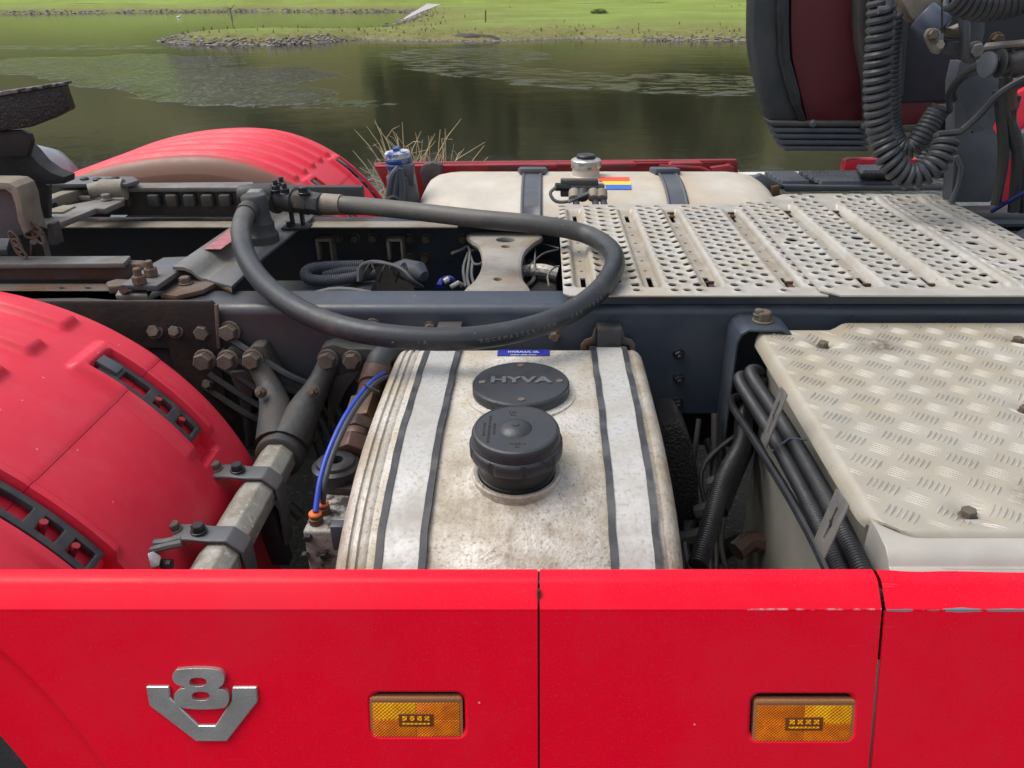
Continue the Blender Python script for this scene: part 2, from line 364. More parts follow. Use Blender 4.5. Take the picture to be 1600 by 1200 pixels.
def amber_mat(name, col, grid):
    m = bpy.data.materials.new(name); m.use_nodes = True; t = m.node_tree; b = t.nodes['Principled BSDF']
    geo = N(t, 'ShaderNodeNewGeometry'); X, Y, Z = sepxyz(t, geo.outputs['Position'])
    b.inputs['Roughness'].default_value = .2; b.inputs['Specular IOR Level'].default_value = .3; b.inputs['Coat Weight'].default_value = .25
    sx = math_(t, 'SINE', math_(t, 'MULTIPLY', X, grid)); sz = math_(t, 'SINE', math_(t, 'MULTIPLY', Z, grid*1.15))
    h = math_(t, 'MULTIPLY', sx, sz)
    k = ramp(t, h, -.7, .7, 0, 1)
    big = noise(t, geo.outputs['Position'], 60, 2)
    c = mixc(t, k, [x*.5 for x in col], col); c = mixc(t, ramp(t, big, .4, .65, 0, .5), c, (min(1, col[0]*1.25), col[1]*1.5, col[2]))
    t.links.new(c, b.inputs['Base Color'])
    bn = N(t, 'ShaderNodeBump'); bn.inputs['Distance'].default_value = .0006; t.links.new(h, bn.inputs['Height']); t.links.new(bn.outputs[0], b.inputs['Normal'])
    return m
AMBER = amber_mat('amber_lens', (.8, .17, .001), 1500); AMBER2 = amber_mat('amber_lens_coarse', (1.0, .36, .002), 1200)
AMBERD = mat('amber_window', (.16, .045, .006), .1, coat=.7, var=.1); AMBERR = mat('amber_rim', (.34, .15, .06), .12, coat=.8, var=.1)

# ------------------------------------------------------------------ bolts (shared meshes, copied in loops)
def bolt_mesh(m, stud=False, washer=True, key=''):
    b = MB()
    if washer: b.lathe([(.62, 0), (.66, .02), (.66, .1), (.6, .14)], 14)
    z0 = .12 if washer else 0
    b.lathe([(.5, z0), (.53, z0+.04), (.53, .6), (.46, .68)], 6)
    if stud: b.lathe([(.3, .6), (.3, 1.2), (.24, 1.28)], 10)
    return b.mesh('bolt_'+m.name+key, m, recalc=False, ang=25)
_bc = {}
def bolt(parent, loc, normal, size, m=None, stud=False, washer=True, spin=None, name='bolt'):
    m = m or BOLTM; k = (m.name, stud, washer)
    if k not in _bc: _bc[k] = bolt_mesh(m, stud, washer)
    o = bpy.data.objects.new(name, _bc[k]); COL.objects.link(o); o.parent = parent
    if parent.type == 'EMPTY': o.matrix_parent_inverse = Matrix.Translation(-parent.location)
    o.matrix_basis = orient(loc, normal, random.uniform(0, 1) if spin is None else spin) @ Matrix.Scale(size, 4)
    return o
def textmesh(s, size, extr, M, m, name, align='CENTER', mirror=False, sx=1.0, bold=0.0):
    cu = bpy.data.curves.new('t', 'FONT'); cu.body = s; cu.size = size; cu.extrude = extr; cu.align_x = align; cu.align_y = 'CENTER'; cu.offset = bold
    cu.resolution_u = 2
    o = bpy.data.objects.new('t', cu); COL.objects.link(o)
    dg = bpy.context.evaluated_depsgraph_get(); me = bpy.data.meshes.new_from_object(o.evaluated_get(dg))
    bpy.data.objects.remove(o); bpy.data.curves.remove(cu)
    me.transform(M @ Matrix.Diagonal((sx, 1, 1, 1))); me.materials.clear(); me.materials.append(m); me.name = name
    return me

# =================================================================== SETTING
exec_structure = True
# --- lake water
def water_mat():
    m = bpy.data.materials.new('lake_water'); m.use_nodes = True; t = m.node_tree; b = t.nodes['Principled BSDF']
    geo = N(t, 'ShaderNodeNewGeometry'); P_ = geo.outputs['Position']; X, Y, Z = sepxyz(t, P_)
    b.inputs['Base Color'].default_value = (.02, .021, .012, 1); b.inputs['IOR'].default_value = 1.33
    b.inputs['Roughness'].default_value = .07
    def blob(cx, cy, rx, ry, rot=0, soft=.8):
        dx = math_(t, 'SUBTRACT', X, cx); dy = math_(t, 'SUBTRACT', Y, cy)
        c_, s_ = math.cos(rot), math.sin(rot)
        u = math_(t, 'DIVIDE', math_(t, 'ADD', math_(t, 'MULTIPLY', dx, c_), math_(t, 'MULTIPLY', dy, s_)), rx)
        v = math_(t, 'DIVIDE', math_(t, 'SUBTRACT', math_(t, 'MULTIPLY', dy, c_), math_(t, 'MULTIPLY', dx, s_)), ry)
        d = math_(t, 'SQRT', math_(t, 'ADD', math_(t, 'MULTIPLY', u, u), math_(t, 'MULTIPLY', v, v)))
        d = math_(t, 'ADD', d, math_(t, 'MULTIPLY', math_(t, 'SUBTRACT', noise(t, P_, .35, 4, .6), .5), 1.3))
        return ramp(t, d, 1, 1-soft)
    def wb(px, py, wpx, hpy):
        c0 = at(px, py, z=-1); e = at(px+wpx, py, z=-1); n0 = at(px, py-hpy, z=-1); n1 = at(px, py+hpy, z=-1)
        return c0.x, (n0.y+n1.y)/2, abs(e.x-c0.x), abs(n0.y-n1.y)/2
    def wl(px0, py0, px1, py1, wy):
        a, b_ = at(px0, py0, z=-1), at(px1, py1, z=-1); d = b_-a
        return (a.x+b_.x)/2, (a.y+b_.y)/2, d.length/2, wy, math.atan2(d.y, d.x)
    masks = [blob(*wb(170, 102, 190, 16)), blob(*wl(110, 100, 520, 168, 2.6)), blob(*wb(360, 124, 150, 22)), blob(*wb(60, 98, 110, 10))]
    thin = [blob(*wl(620, 98, 1180, 150, 2.2), soft=.9), blob(*wb(730, 88, 130, 14), soft=.9), blob(*wb(1060, 130, 160, 16), soft=.9), blob(*wb(120, 74, 200, 3), soft=.9)]
    k = masks[0]
    for q in masks[1:]: k = math_(t, 'MAXIMUM', k, q)
    k2 = thin[0]
    for q in thin[1:]: k2 = math_(t, 'MAXIMUM', k2, q)
    mp = N(t, 'ShaderNodeMapping'); mp.inputs['Scale'].default_value = (1, 1.6, 1); t.links.new(P_, mp.inputs['Vector'])
    fine = noise(t, mp.outputs[0], 2.6, 5, .65); med = noise(t, mp.outputs[0], .9, 4, .6); calm = noise(t, P_, .8, 3, .5)
    streak = ramp(t, noise(t, mp.outputs[0], 1.1, 5, .65), .5, .6)
    k2 = math_(t, 'MULTIPLY', k2, streak)
    mg = N(t, 'ShaderNodeMapping'); mg.inputs['Scale'].default_value = (2.4, .75, 1); t.links.new(P_, mg.inputs['Vector'])
    gust = ramp(t, noise(t, mg.outputs[0], 2.1, 6, .8), .48, .54); k = math_(t, 'MULTIPLY', k, math_(t, 'ADD', .25, math_(t, 'MULTIPLY', gust, .75)))
    kk = math_(t, 'MAXIMUM', k, math_(t, 'MULTIPLY', k2, .8)); kk = math_(t, 'MULTIPLY', kk, .8)
    h = math_(t, 'ADD', math_(t, 'MULTIPLY', fine, .2), math_(t, 'MULTIPLY', med, .32))
    h = math_(t, 'MULTIPLY', h, kk)
    h = math_(t, 'ADD', h, math_(t, 'MULTIPLY', calm, .007))
    h = math_(t, 'ADD', h, math_(t, 'MULTIPLY', noise(t, mp.outputs[0], 9, 3), .0015))
    bn = N(t, 'ShaderNodeBump'); bn.inputs['Distance'].default_value = 1; bn.inputs['Strength'].default_value = 1
    t.links.new(h, bn.inputs['Height']); t.links.new(bn.outputs[0], b.inputs['Normal'])
    return m
mb = MB(); mb.add([(-900, 6.6, -1), (900, 6.6, -1), (900, 900, -1), (-900, 900, -1)], [(0, 1, 2, 3)])
struct('lake_water', mb, water_mat(), recalc=False)

# --- terrain with the shoreline of the photograph
shore_px = [(2300, 66), (1700, 65), (1175, 64), (1100, 64), (1000, 63), (960, 61), (900, 60), (830, 63), (740, 65), (680, 64), (620, 64), (570, 61), (545, 63), (500, 67), (430, 71), (360, 71), (300, 70),
            (250, 65), (275, 58), (330, 55), (400, 51), (470, 50), (530, 53), (575, 50), (610, 42), (640, 30), (652, 21), (620, 18), (560, 19), (400, 18), (200, 20), (0, 22), (-300, 23), (-1500, 24)]
shore = [at(a, b, z=-1) for a, b in shore_px]
poly = np.array([(p.x, p.y) for p in shore] + [(-600, 260), (700, 260), (700, 45)])
def sdf(px_, py_):
    inside = np.zeros(px_.shape, bool); dist = np.full(px_.shape, 1e9)
    n = len(poly)
    for i in range(n):
        x1, y1 = poly[i]; x2, y2 = poly[(i+1) % n]
        ex, ey = x2-x1, y2-y1; L = ex*ex+ey*ey
        tt = np.clip(((px_-x1)*ex+(py_-y1)*ey)/L, 0, 1)
        dist = np.minimum(dist, np.hypot(px_-x1-tt*ex, py_-y1-tt*ey))
        cond = ((y1 > py_) != (y2 > py_))
        with np.errstate(divide='ignore', invalid='ignore'):
            xi = (x2-x1)*(py_-y1)/(y2-y1)+x1
        inside ^= cond & (px_ < xi)
    return np.where(inside, dist, -dist)
rng = np.random.RandomState(3)
def vnoise(x, y, s, seed=0):
    r = np.random.RandomState(seed); ph = r.rand(6, 3)*6.28; v = 0
    for i in range(6):
        a = ph[i, 0]; f = s*(1+.35*i); v = v+np.sin((x*math.cos(a)+y*math.sin(a))*f+ph[i, 1])*np.cos((x*math.sin(a)-y*math.cos(a))*f*.8+ph[i, 2])
    return v/3
def land_h(x, y):
    d = sdf(x, y)
    h = np.where(d > 0, -1+.42*(1-np.exp(-d/1.3))+.012*np.minimum(d, 200), -1+.35*d)
    h = h+np.where(d > 0, vnoise(x, y, .25, 1)*.09*(1-np.exp(-np.maximum(d, 0)/3)), 0)
    h = h+.16*np.exp(-((x-at(440, 60, z=-1).x)/5.5)**2)*np.exp(-((y-46)/4.0)**2)*np.clip(d/1.5, 0, 1)
    t_ = np.maximum(0, y-118); h = h+230*(1-np.exp(-t_*.42/230))*(1+.16*vnoise(x, y, .018, 5))*np.clip(t_/12, 0, 1)
    return np.maximum(h, -3)
def grid_mesh(xs, ys, hf, name, m):
    X, Y = np.meshgrid(xs, ys); Z = hf(X, Y); nx, ny = len(xs), len(ys)
    co = np.stack([X, Y, Z], -1).reshape(-1, 3)
    i = np.arange((nx-1)*(ny-1)); a = (i // (nx-1))*nx+i % (nx-1)
    F = np.stack([a, a+1, a+nx+1, a+nx], 1)
    me = bpy.data.meshes.new(name); me.vertices.add(len(co)); me.vertices.foreach_set('co', co.ravel())
    me.loops.add(F.size); me.loops.foreach_set('vertex_index', F.ravel()); me.polygons.add(len(F))
    me.polygons.foreach_set('loop_start', np.arange(len(F))*4); me.polygons.foreach_set('use_smooth', np.ones(len(F), bool))
    me.update(calc_edges=True); me.validate(); me.materials.append(m); return me
def land_mat():
    m = bpy.data.materials.new('grassland'); m.use_nodes = True; t = m.node_tree; b = t.nodes['Principled BSDF']
    geo = N(t, 'ShaderNodeNewGeometry'); P_ = geo.outputs['Position']; X, Y, Z = sepxyz(t, P_)
    c = mixc(t, ramp(t, noise(t, P_, .12, 6), .35, .65), (.2, .25, .06), (.26, .35, .085))
    c = mixc(t, ramp(t, noise(t, P_, 1.2, 6, .7), .45, .75, 0, .6), c, (.2, .21, .08))
    # rough yellow marsh grass close to the water
    zz = math_(t, 'ADD', Z, math_(t, 'MULTIPLY', math_(t, 'SUBTRACT', noise(t, P_, .5, 5), .5), .35))
    rough = ramp(t, zz, -.62, -.4, 1, 0); c = mixc(t, math_(t, 'MULTIPLY', rough, .8), c, mixc(t, ramp(t, noise(t, P_, 2, 5), .4, .6), (.15, .15, .05), (.24, .2, .1)))
    # stony strand
    st = ramp(t, math_(t, 'ADD', Z, math_(t, 'MULTIPLY', noise(t, P_, .9, 4), .1)), -.90, -.87, 1, 0)
    c = mixc(t, st, c, mixc(t, ramp(t, noise(t, P_, 5, 4), .4, .6), (.1, .09, .075), (.27, .25, .22)))
    # hillside: bracken, rough grass, dark woods
    hill = ramp(t, Y, 122, 135)
    ci = mixc(t, ramp(t, noise(t, P_, .03, 6, .65), .42, .58), (.13, .125, .05), (.12, .08, .045))
    ci = mixc(t, ramp(t, noise(t, P_, .03, 5, .6), .47, .53), ci, (.028, .036, .018))
    lf = ramp(t, X, -60, -95); ci = mixc(t, math_(t, 'MULTIPLY', lf, .7), ci, (.14, .14, .055))
    c = mixc(t, hill, c, ci)
    t.links.new(c, b.inputs['Base Color']); b.inputs['Roughness'].default_value = .95; b.inputs['Specular IOR Level'].default_value = .1
    bn = N(t, 'ShaderNodeBump'); bn.inputs['Distance'].default_value = .25; t.links.new(noise(t, P_, 2.5, 6, .7), bn.inputs['Height']); t.links.new(bn.outputs[0], b.inputs['Normal'])
    return m
LAND = land_mat()
xs = np.concatenate([np.linspace(-130, -42, 70), np.linspace(-41, 42, 260), np.linspace(43, 130, 60)]); ys = np.concatenate([np.linspace(38, 62, 120), np.linspace(62.4, 118, 130)])
o = struct('grass_field', grid_mesh(xs, ys, land_h, 'grass_field', LAND), None)
o = struct('hillside', grid_mesh(np.linspace(-520, 520, 150), np.concatenate([np.linspace(118, 160, 22), np.linspace(164, 620, 80)]), lambda x, y: land_h(x, y), 'hillside', LAND), None)

# near bank
def near_h(x, y):
    return np.where(y < 5.6, 0, -np.clip((y-5.6)/2.2, 0, 1)**1.3*1.6)+vnoise(x, y, 1.3, 8)*.03*np.clip((np.hypot(x+.2, y-2)-1.5), 0, 1)
GROUND = mat('bank_gravel', (.035, .032, .028), .9, dirt=(.03, .03, .02), dscale=2, dlo=.42, dhi=.6, speck=(.09, .085, .075), sscale=40, slo=.58, shi=.66, bump=.03, bscale=30)
struct('lakeside_ground', grid_mesh(np.linspace(-60, 60, 160), np.concatenate([np.linspace(-60, -4, 20), np.linspace(-3.5, 8.6, 70)]), near_h, 'lakeside_ground', GROUND), None)

# added slope behind the camera, unseen; blocks low sky to darken camera-facing sides
def back_h(x, y): return np.clip(-(y+16), 0, 400)*.07*(1+.15*vnoise(x, y, .05, 21))-.02
struct('unseen_back_slope', grid_mesh(np.linspace(-260, 260, 60), np.linspace(-190, -15.5, 40), back_h, 'unseen_back_slope', mat('back_slope_green', (.06, .07, .025), .95, dirt=(.05, .04, .025), dscale=.1, spec=.1)), None)
# slipway path at the bay
p_ = [at(a, b, z=-.9) for a, b in ((598, 30), (618, 24), (668, 13), (690, 14), (655, 22), (622, 32))]
mb = MB(); top = []
for p in p_:
    z = float(land_h(np.array([p.x]), np.array([p.y]))[0])+.12; top.append(Vector((p.x, p.y, z)))
mb.prism(top, (0, 0, -.6)); struct('gravel_path', mb, mat('pale_gravel', (.4, .38, .36), .9, bump=.02, bscale=10))

# shoreline stones: nobody could count them
STONE = mat('shore_stone', (.25, .23, .21), .85, dirt=(.12, .1, .085), dscale=1.5, dlo=.4, dhi=.6, var=.35)
ico = bmesh.new(); bmesh.ops.create_icosphere(ico, subdivisions=1, radius=1); ICOV = [v.co.copy() for v in ico.verts]; ICOF = [tuple(v.index for v in f.verts) for f in ico.faces]; ico.free()
mb = MB()
def stones(pts, n, s0, s1, spread, inward=.3):
    seglen = [(b-a).length for a, b in zip(pts, pts[1:])]
    for _ in range(n):
        i = random.choices(range(len(seglen)), seglen)[0]; a, b = pts[i], pts[i+1]; p = a.lerp(b, random.random())
        nrm = Vector((-(b-a).y, (b-a).x, 0)).normalized()
        if sdf(np.array([(p+nrm*.5).x]), np.array([(p+nrm*.5).y]))[0] < 0: nrm = -nrm
        p = p+nrm*(random.gauss(inward, spread)); s = random.uniform(s0, s1)
        z = float(land_h(np.array([p.x]), np.array([p.y]))[0])
        j = [Vector((v.x*s*random.uniform(.7, 1.3), v.y*s*random.uniform(.7, 1.3), v.z*s*random.uniform(.4, .7))) for v in ICOV]
        mb.add([q+Vector((p.x, p.y, max(z, -1.02)+s*.2)) for q in j], ICOF)
stones(shore[12:20], 800, .03, .13, .35); stones(shore[1:5], 700, .03, .11, .35, .15); stones(shore[24:33], 800, .07, .2, .5, .4)
part('shoreline_stones', mb, STONE, None, recalc=False, smooth=False)
bpy.data.objects['shoreline_stones']['kind'] = 'stuff'

# marsh grass tussocks: one mass
TUS = mat('marsh_grass', (.2, .23, .08), .9, dirt=(.23, .22, .1), dscale=.6, dlo=.42, dhi=.6, var=.35, spec=.1)
mb = MB(); n = 0
cand = rng.uniform([-42, 38], [45, 100], (26000, 2)); dd = sdf(cand[:, 0], cand[:, 1]); hh = land_h(cand[:, 0], cand[:, 1])
for (x, y), d, z in zip(cand, dd, hh):
    if d < .35: continue
    pr = math.exp(-d/1.4)*.8+.003
    if random.random() > pr: continue
    s = random.uniform(.08, .24)*(1 if d > 1 else .8)
    for k in range(5):
        a = random.uniform(0, 6.28); ln = s*random.uniform(.6, 1.2); bx, by = math.cos(a), math.sin(a)
        q = .35*s
        mb.add([(x-by*q*.5, y+bx*q*.5, z-.03), (x+by*q*.5, y-bx*q*.5, z-.03), (x+bx*ln*.5+random.uniform(-.1, .1)*s, y+by*ln*.5, z+ln)], [(0, 1, 2)])
    n += 1
part('marsh_grass', mb, TUS, None, recalc=False, smooth=False); bpy.data.objects['marsh_grass']['kind'] = 'stuff'

# woods on the hillside (seen mirrored in the lake)
mb = MB(); WOODM = mat('wood_foliage', (.035, .046, .022), .95, dirt=(.05, .045, .02), dscale=.03, dlo=.45, dhi=.55, var=.4, spec=.1)
tv = vnoise(rng.uniform(-1, 1, 10), rng.uniform(-1, 1, 10), 1)
for _ in range(5200):
    x = random.uniform(-260, 330); y = random.uniform(135, 420)
    k = float(vnoise(np.array([x]), np.array([y*1.4]), .022, 12)[0])
    if k < (.12 if x > -70 else .45): continue
    z = float(land_h(np.array([x]), np.array([y]))[0]); s = random.uniform(2.2, 5.5)
    mb.add([(Vector((v.x*s*random.uniform(.7, 1.2), v.y*s*random.uniform(.7, 1.2), v.z*s*random.uniform(.8, 1.5)))+Vector((x, y, z+s*.9))) for v in ICOV], ICOF)
part('hillside_wood', mb, WOODM, None, recalc=False); bpy.data.objects['hillside_wood']['kind'] = 'stuff'

# small far things
def rock(px, py, w_, d_, h_, name, label, m, seed):
    r = random.Random(seed); p = at(px, py, z=-1); b_ = MB()
    bm = bmesh.new(); bmesh.ops.create_icosphere(bm, subdivisions=3, radius=1)
    for v in bm.verts:
        n_ = v.co.copy(); k = 1+.22*math.sin(n_.x*5+seed)*math.cos(n_.y*4+seed*2)+r.uniform(-.06, .06)
        v.co = Vector((n_.x*w_*k, n_.y*d_*k, max(n_.z, -.2)*h_*k))
    b_.v = [tuple(v.co+p) for v in bm.verts]; b_.f = [tuple(v.index for v in f.verts) for f in bm.faces]; bm.free()
    o = part(name, b_, m, None); return o
DST = mat('dark_wet_rock', (.05, .045, .035), .8, bump=.03, bscale=8)
o = rock(735, 63, 1.1, .6, .35, 'shore_rock', '', DST, 1); thing(o, 'dark rock ledge at the water\'s edge below the green field, left half', 'rock', 'dark rocks on the far shore')
o = rock(765, 63, .8, .5, .26, 'shore_rock', '', DST, 5); thing(o, 'smaller dark rock beside the ledge, touching the still water', 'rock', 'dark rocks on the far shore')
BUSH = mat('gorse_leaf', (.07, .1, .03), .9, var=.4)
def bush(px, py, s, name, label, cat):
    p = at(px, py, z=-.75); z = float(land_h(np.array([p.x]), np.array([p.y]))[0]); p = Vector((p.x, p.y, z)); b_ = MB()
    for _ in range(700):
        d = Vector((random.gauss(0, 1), random.gauss(0, 1), abs(random.gauss(0, 1)))).normalized()*random.random()**.4*s
        d.x *= 1.5; d.z *= .7; q = p+d; a, c = [Vector((random.gauss(0, 1), random.gauss(0, 1), random.gauss(0, 1))).normalized()*s*.16 for _ in (0, 1)]
        b_.add([q, q+a, q+c], [(0, 1, 2)])
    o = part(name, b_, BUSH, None, recalc=False, smooth=False); thing(o, label, cat); return o
bush(936, 29, .55, 'low_bush', 'low dark green bush alone on the bright field', 'bush')
bush(790, 5, 1.3, 'hedge_clump', 'dark hedge clump at the top of the field', 'bush')
def postobj(px, py, h, name, label, cat, r=.05):
    p = at(px, py, z=-.72); z = float(land_h(np.array([p.x]), np.array([p.y]))[0]); b_ = MB()
    b_.tube([(p.x, p.y, z-.1), (p.x+.02, p.y, z+h)], r, 7); o = part(name, b_, mat(name+'_wood', (.1, .085, .065), .9), None); thing(o, label, cat); return o
postobj(759, 40, .75, 'fence_post', 'single short fence post standing in the green field', 'post')
# sapling on the island
p = at(365, 48, z=-.6); b_ = MB(); z = float(land_h(np.array([p.x]), np.array([p.y]))[0])
base = Vector((p.x, p.y, z)); b_.tube([base, base+Vector((.03, 0, .6)), base+Vector((-.02, 0, 1.1))], .02, 5)
tr = bpy.data.objects.new('bare_sapling', None); COL.objects.link(tr); tr.location = base
thing(tr, 'thin bare sapling standing on the low grassy spit', 'tree')
part('trunk', b_, mat('sapling_bark', (.1, .085, .07), .9), tr)
b_ = MB()
for k in range(16):
    a = random.uniform(0, 6.28); h0 = random.uniform(.35, 1.05); l = random.uniform(.15, .4)
    b_.tube([base+Vector((0, 0, h0)), base+Vector((math.cos(a)*l, math.sin(a)*l, h0+l*.8))], .009, 4)
part('crown', b_, mat('sapling_twig', (.13, .11, .08), .9), tr)
# white water bird in the bay
p = at(279, 27.5, z=-1); b_ = MB()
b_.lathe([(.02, -.2), (.08, -.12), (.1, 0), (.07, .12), (.02, .2)], 10, orient(p+Vector((0, 0, .06)), (1, 0, .12)))
b_.tube([p+Vector((.14, 0, .1)), p+Vector((.19, 0, .2)), p+Vector((.2, 0, .28))], .028, 6); b_.tube([p+Vector((.19, 0, .28)), p+Vector((.28, 0, .27))], .03, 6)
o = part('water_bird', b_, mat('white_feather', (.8, .8, .78), .8), None); thing(o, 'tiny white water bird floating in the far bay', 'bird')

# dry reed clumps on the near bank, behind the truck
def reeds(name, x0, x1, ybase, n, top, label, seed, lean=.25):
    r = random.Random(seed); b_ = MB()
    for _ in range(n):
        x = r.uniform(x0, x1); y = ybase+r.uniform(-.2, .2); h = top*r.uniform(.45, 1.0); l = r.gauss(0, lean)
        z0 = float(near_h(np.array([x]), np.array([y]))[0])-.02
        dr_ = Vector((l, r.uniform(-.15, .15), 0)); q = [Vector((x, y, z0))+dr_*t_**2.2+Vector((0, 0, (h-z0)*(t_-.12*t_**3))) for t_ in (0, .25, .5, .7, .85, 1)]
        if r.random() < .25: q[-1] = q[-2]+Vector((r.uniform(-.1, .1), 0, r.uniform(-.08, 0)))
        b_.tube(q, .004, 4, rf=lambda i: (.0045, .004, .0038, .0032, .0026, .0012)[i])
        for kk_ in range(r.choice((0, 1, 2))):
            j = r.choice((2, 3, 4)); a_ = q[j]; e_ = a_+Vector((r.uniform(-.12, .12), r.uniform(-.05, .05), r.uniform(.02, .12))); m_ = (a_+e_)/2+Vector((0, 0, .02))
            b_.tube([a_, m_, e_], .002, 3, rf=lambda i: (.0028, .0022, .0008)[i])
    o = part(name, b_, REEDM, None, recalc=False); thing(o, label, 'reeds', 'dry reed clumps on the near bank'); return o
reeds('dry_reed_clump', -.98, -.62, 5.0, 110, 1.0, 'largest clump of dry tan reeds behind the red far side panel', 1)
reeds('dry_reed_clump', -1.2, -1.0, 4.7, 60, .6, 'low tangle of dry reeds between the far fender and the panel', 2, .2)
reeds('dry_reed_clump', .58, .66, 5.0, 5, .86, 'few single reed stalks behind the middle of the far tank', 3, .06)
reeds('dry_reed_clump', .86, 1.12, 5.0, 18, .84, 'thin reed clump behind the right end of the far red panel', 4, .14)

# =================================================================== THE TRUCK
truck = bpy.data.objects.new('lorry', None); COL.objects.link(truck); truck.location = TRUCK_LOC
thing(truck, 'red tractor lorry with bare chassis, aluminium deck plates and big loop hose beside the lake', 'lorry')
# ---- chassis rails
def rail(name, yw, sgn, x0=-3.2, x1=3.4):
    """C channel, web at yw, flanges towards +sgn"""
    prof = []; r = .022
    for k in range(7): a = R(90*k/6); prof.append((yw+sgn*(r-r*math.cos(a)), 1.0-r+r*math.sin(a)))
    prof.append((yw+sgn*.095, 1.0)); prof.append((yw+sgn*.095, .991))
    for k in range(5): a = R(90-90*k/4); prof.append((yw+sgn*(.009+.013-.013*math.cos(a)), .991-.013+.013*math.sin(a)))
    prof.append((yw+sgn*.009, .745)); prof.append((yw+sgn*.095, .74)); prof.append((yw+sgn*.095, .731)); prof.append((yw, .731))
    b = MB(); n = len(prof)
    b.add([(x0, y, z) for y, z in prof]+[(x1, y, z) for y, z in prof], [(i, (i+1) % n, (i+1) % n+n, i+n) for i in range(n)])
    return part(name, b, FRAME, truck)
near_rail = rail('frame_rail', 1.574, 1); far_rail = rail('frame_rail', 2.33, -1)
for (px, py) in ((1060, 552), (1060, 590), (1058, 628)):
    bolt(near_rail, at(px, py, y=1.574), (0, -1, 0), .02, BPLAST, stud=True)
bolt(near_rail, at(866, 524, y=1.574), (0, -1, 0), .022, RUST); bolt(near_rail, at(583, 508, y=1.574), (0, -1, 0), .026, BOLTM); bolt(near_rail, at(672, 510, y=1.574), (0, -1, 0), .02, BOLTM)

# ---- side panels
ZT = .967
def arcp(c, r, a0, a1, n): return [(c[0]+r*math.cos(R(a0+(a1-a0)*k/n)), c[1]+r*math.sin(R(a0+(a1-a0)*k/n))) for k in range(n+1)]
CH = [(.7105, .9385)]+[(.7112, .9415), (.713, .9435)]+[(.7335, .9625), (.7365, .9648), (.741, .966), (.752, .9665), (.757, .9655), (.759, .962), (.759, .93)]
def lip(name, x0, x1, parent=None, m=RED, zf=None, n=2, cut=None):
    b = MB(); xs_ = [x0+(x1-x0)*i/(n-1) for i in range(n)]; L = len(CH); vs_ = []
    for x in xs_:
        for (y, z) in CH:
            xx = x+(cut(z) if cut else 0)*(1 if x == x1 or cut and cut.__name__ == 'both' else 0)
            vs_.append((xx, y, z+(zf(x) if zf and z > .95 else 0)))
    fs = [(i*L+j, i*L+j+1, (i+1)*L+j+1, (i+1)*L+j) for i in range(n-1) for j in range(L-1)]
    b.add(vs_, fs); return b
def slant(z): return .4165+(.94-z)*.119
def panel(name, outline, holes, lipmb, label=None):
    b = MB(); pts = [(x, .7105, z) for x, z in outline]
    b.prism(pts, (0, .004, 0), [[(x, .7105, z) for x, z in h] for h in holes])
    b.lean(); n = len(b.v); b.v += lipmb.v; b.f += [tuple(i+n for i in f) for f in lipmb.f]
    return part(name, b, RED, truck, label=label, ang=28)
def lamp_hole(px0, py0, px1, py1):
    a, c = atp(px0, py0), atp(px1, py1)
    cx, cz, w_, h_ = (a.x+c.x)/2, (a.z+c.z)/2, c.x-a.x, a.z-c.z
    return cx, cz, w_, h_
def blend_ring(b, cx, cz, w_, h_, y0):
    """pressed-in pocket: rounded lip, wall and floor"""
    loops = []
    for (g, y, rr) in ((0, 0, .014), (-.002, .0008, .013), (-.0045, .004, .012), (-.006, .02, .011), (-.012, .024, .008)):
        loops.append([(x, y0+y, z) for x, z in rrect(w_+2*g, h_+2*g, rr, 6, cx, cz)])
    n = len(loops[0]); base = len(b.v); b.v += [p for l in loops for p in l]
    for i in range(len(loops)-1):
        for k in range(n): b.f.append((base+i*n+k, base+i*n+(k+1) % n, base+(i+1)*n+(k+1) % n, base+(i+1)*n+k))
    b.f.append(tuple(base+(len(loops)-1)*n+k for k in range(n)))
def cutx(z): return 0
# wheel arch circle
AX, AZ, AR = -1.2246, .3845, .748
arch = [(AX+AR*math.sin(R(a)), AZ+AR*math.cos(R(a))) for a in range(42, 92, 2)]
l1 = lamp_hole(573, 1079, 732, 1155); l2 = lamp_hole(1170, 1081, 1336, 1161)
out1 = [(AX+AR*math.sin(R(42.3)), .9385), (-.0080, .9385), (-.0080, .34), (arch[-1][0], .34)]+[q for q in reversed(arch) if q[1] < .9385 and q[1] > .342]
p1 = panel('side_panel', out1, [rrect(l1[2], l1[3], .014, 6, l1[0], l1[1])], lip('l', -2.6, -.0080))
out2 = [(-.0052, .9385), (.4148, .9385), (.4148+cutx(.34), .34), (-.0052, .34)]
p2 = panel('side_panel', out2, [rrect(l2[2], l2[3], .014, 6, l2[0], l2[1])], lip('l', -.0052, .4148))
def dent(x): return -.0055*math.exp(-((x-.62)/.12)**2)-.003*math.exp(-((x-.47)/.03)**2)
out3 = [(.4195, .9385), (1.6, .9385), (1.6, .34), (.4195+cutx(.34), .34)]
p3 = panel('side_panel', out3, [], lip('l', .4195, 1.6, n=60, zf=dent), label='red panel with a long scrape along its folded edge')
# pocket meshes
for par, l in ((p1, l1), (p2, l2)):
    b = MB(); blend_ring(b, *l, .7105); b.lean(); part('lamp_pocket', b, RED, par, recalc=True, ang=50)
# gap trim (folded edges) between panels
b = MB(); b.box((-.0065, .736, .655), (.004, .04, .616)); b.lean(); part('edge_seal', b, DARK, p1)
b = MB(); b.box((-.0065, .745, .945), (.0045, .022, .036)); part('edge_seal', b, DARK, p1)
b = MB(); b.prism([(.4155, .722, .962), (.4188, .722, .962), (.4185+cutx(.34), .722, .34), (.4145+cutx(.34), .722, .34)], (0, .012, 0)); b.lean(); part('edge_seal', b, DARK, p3)
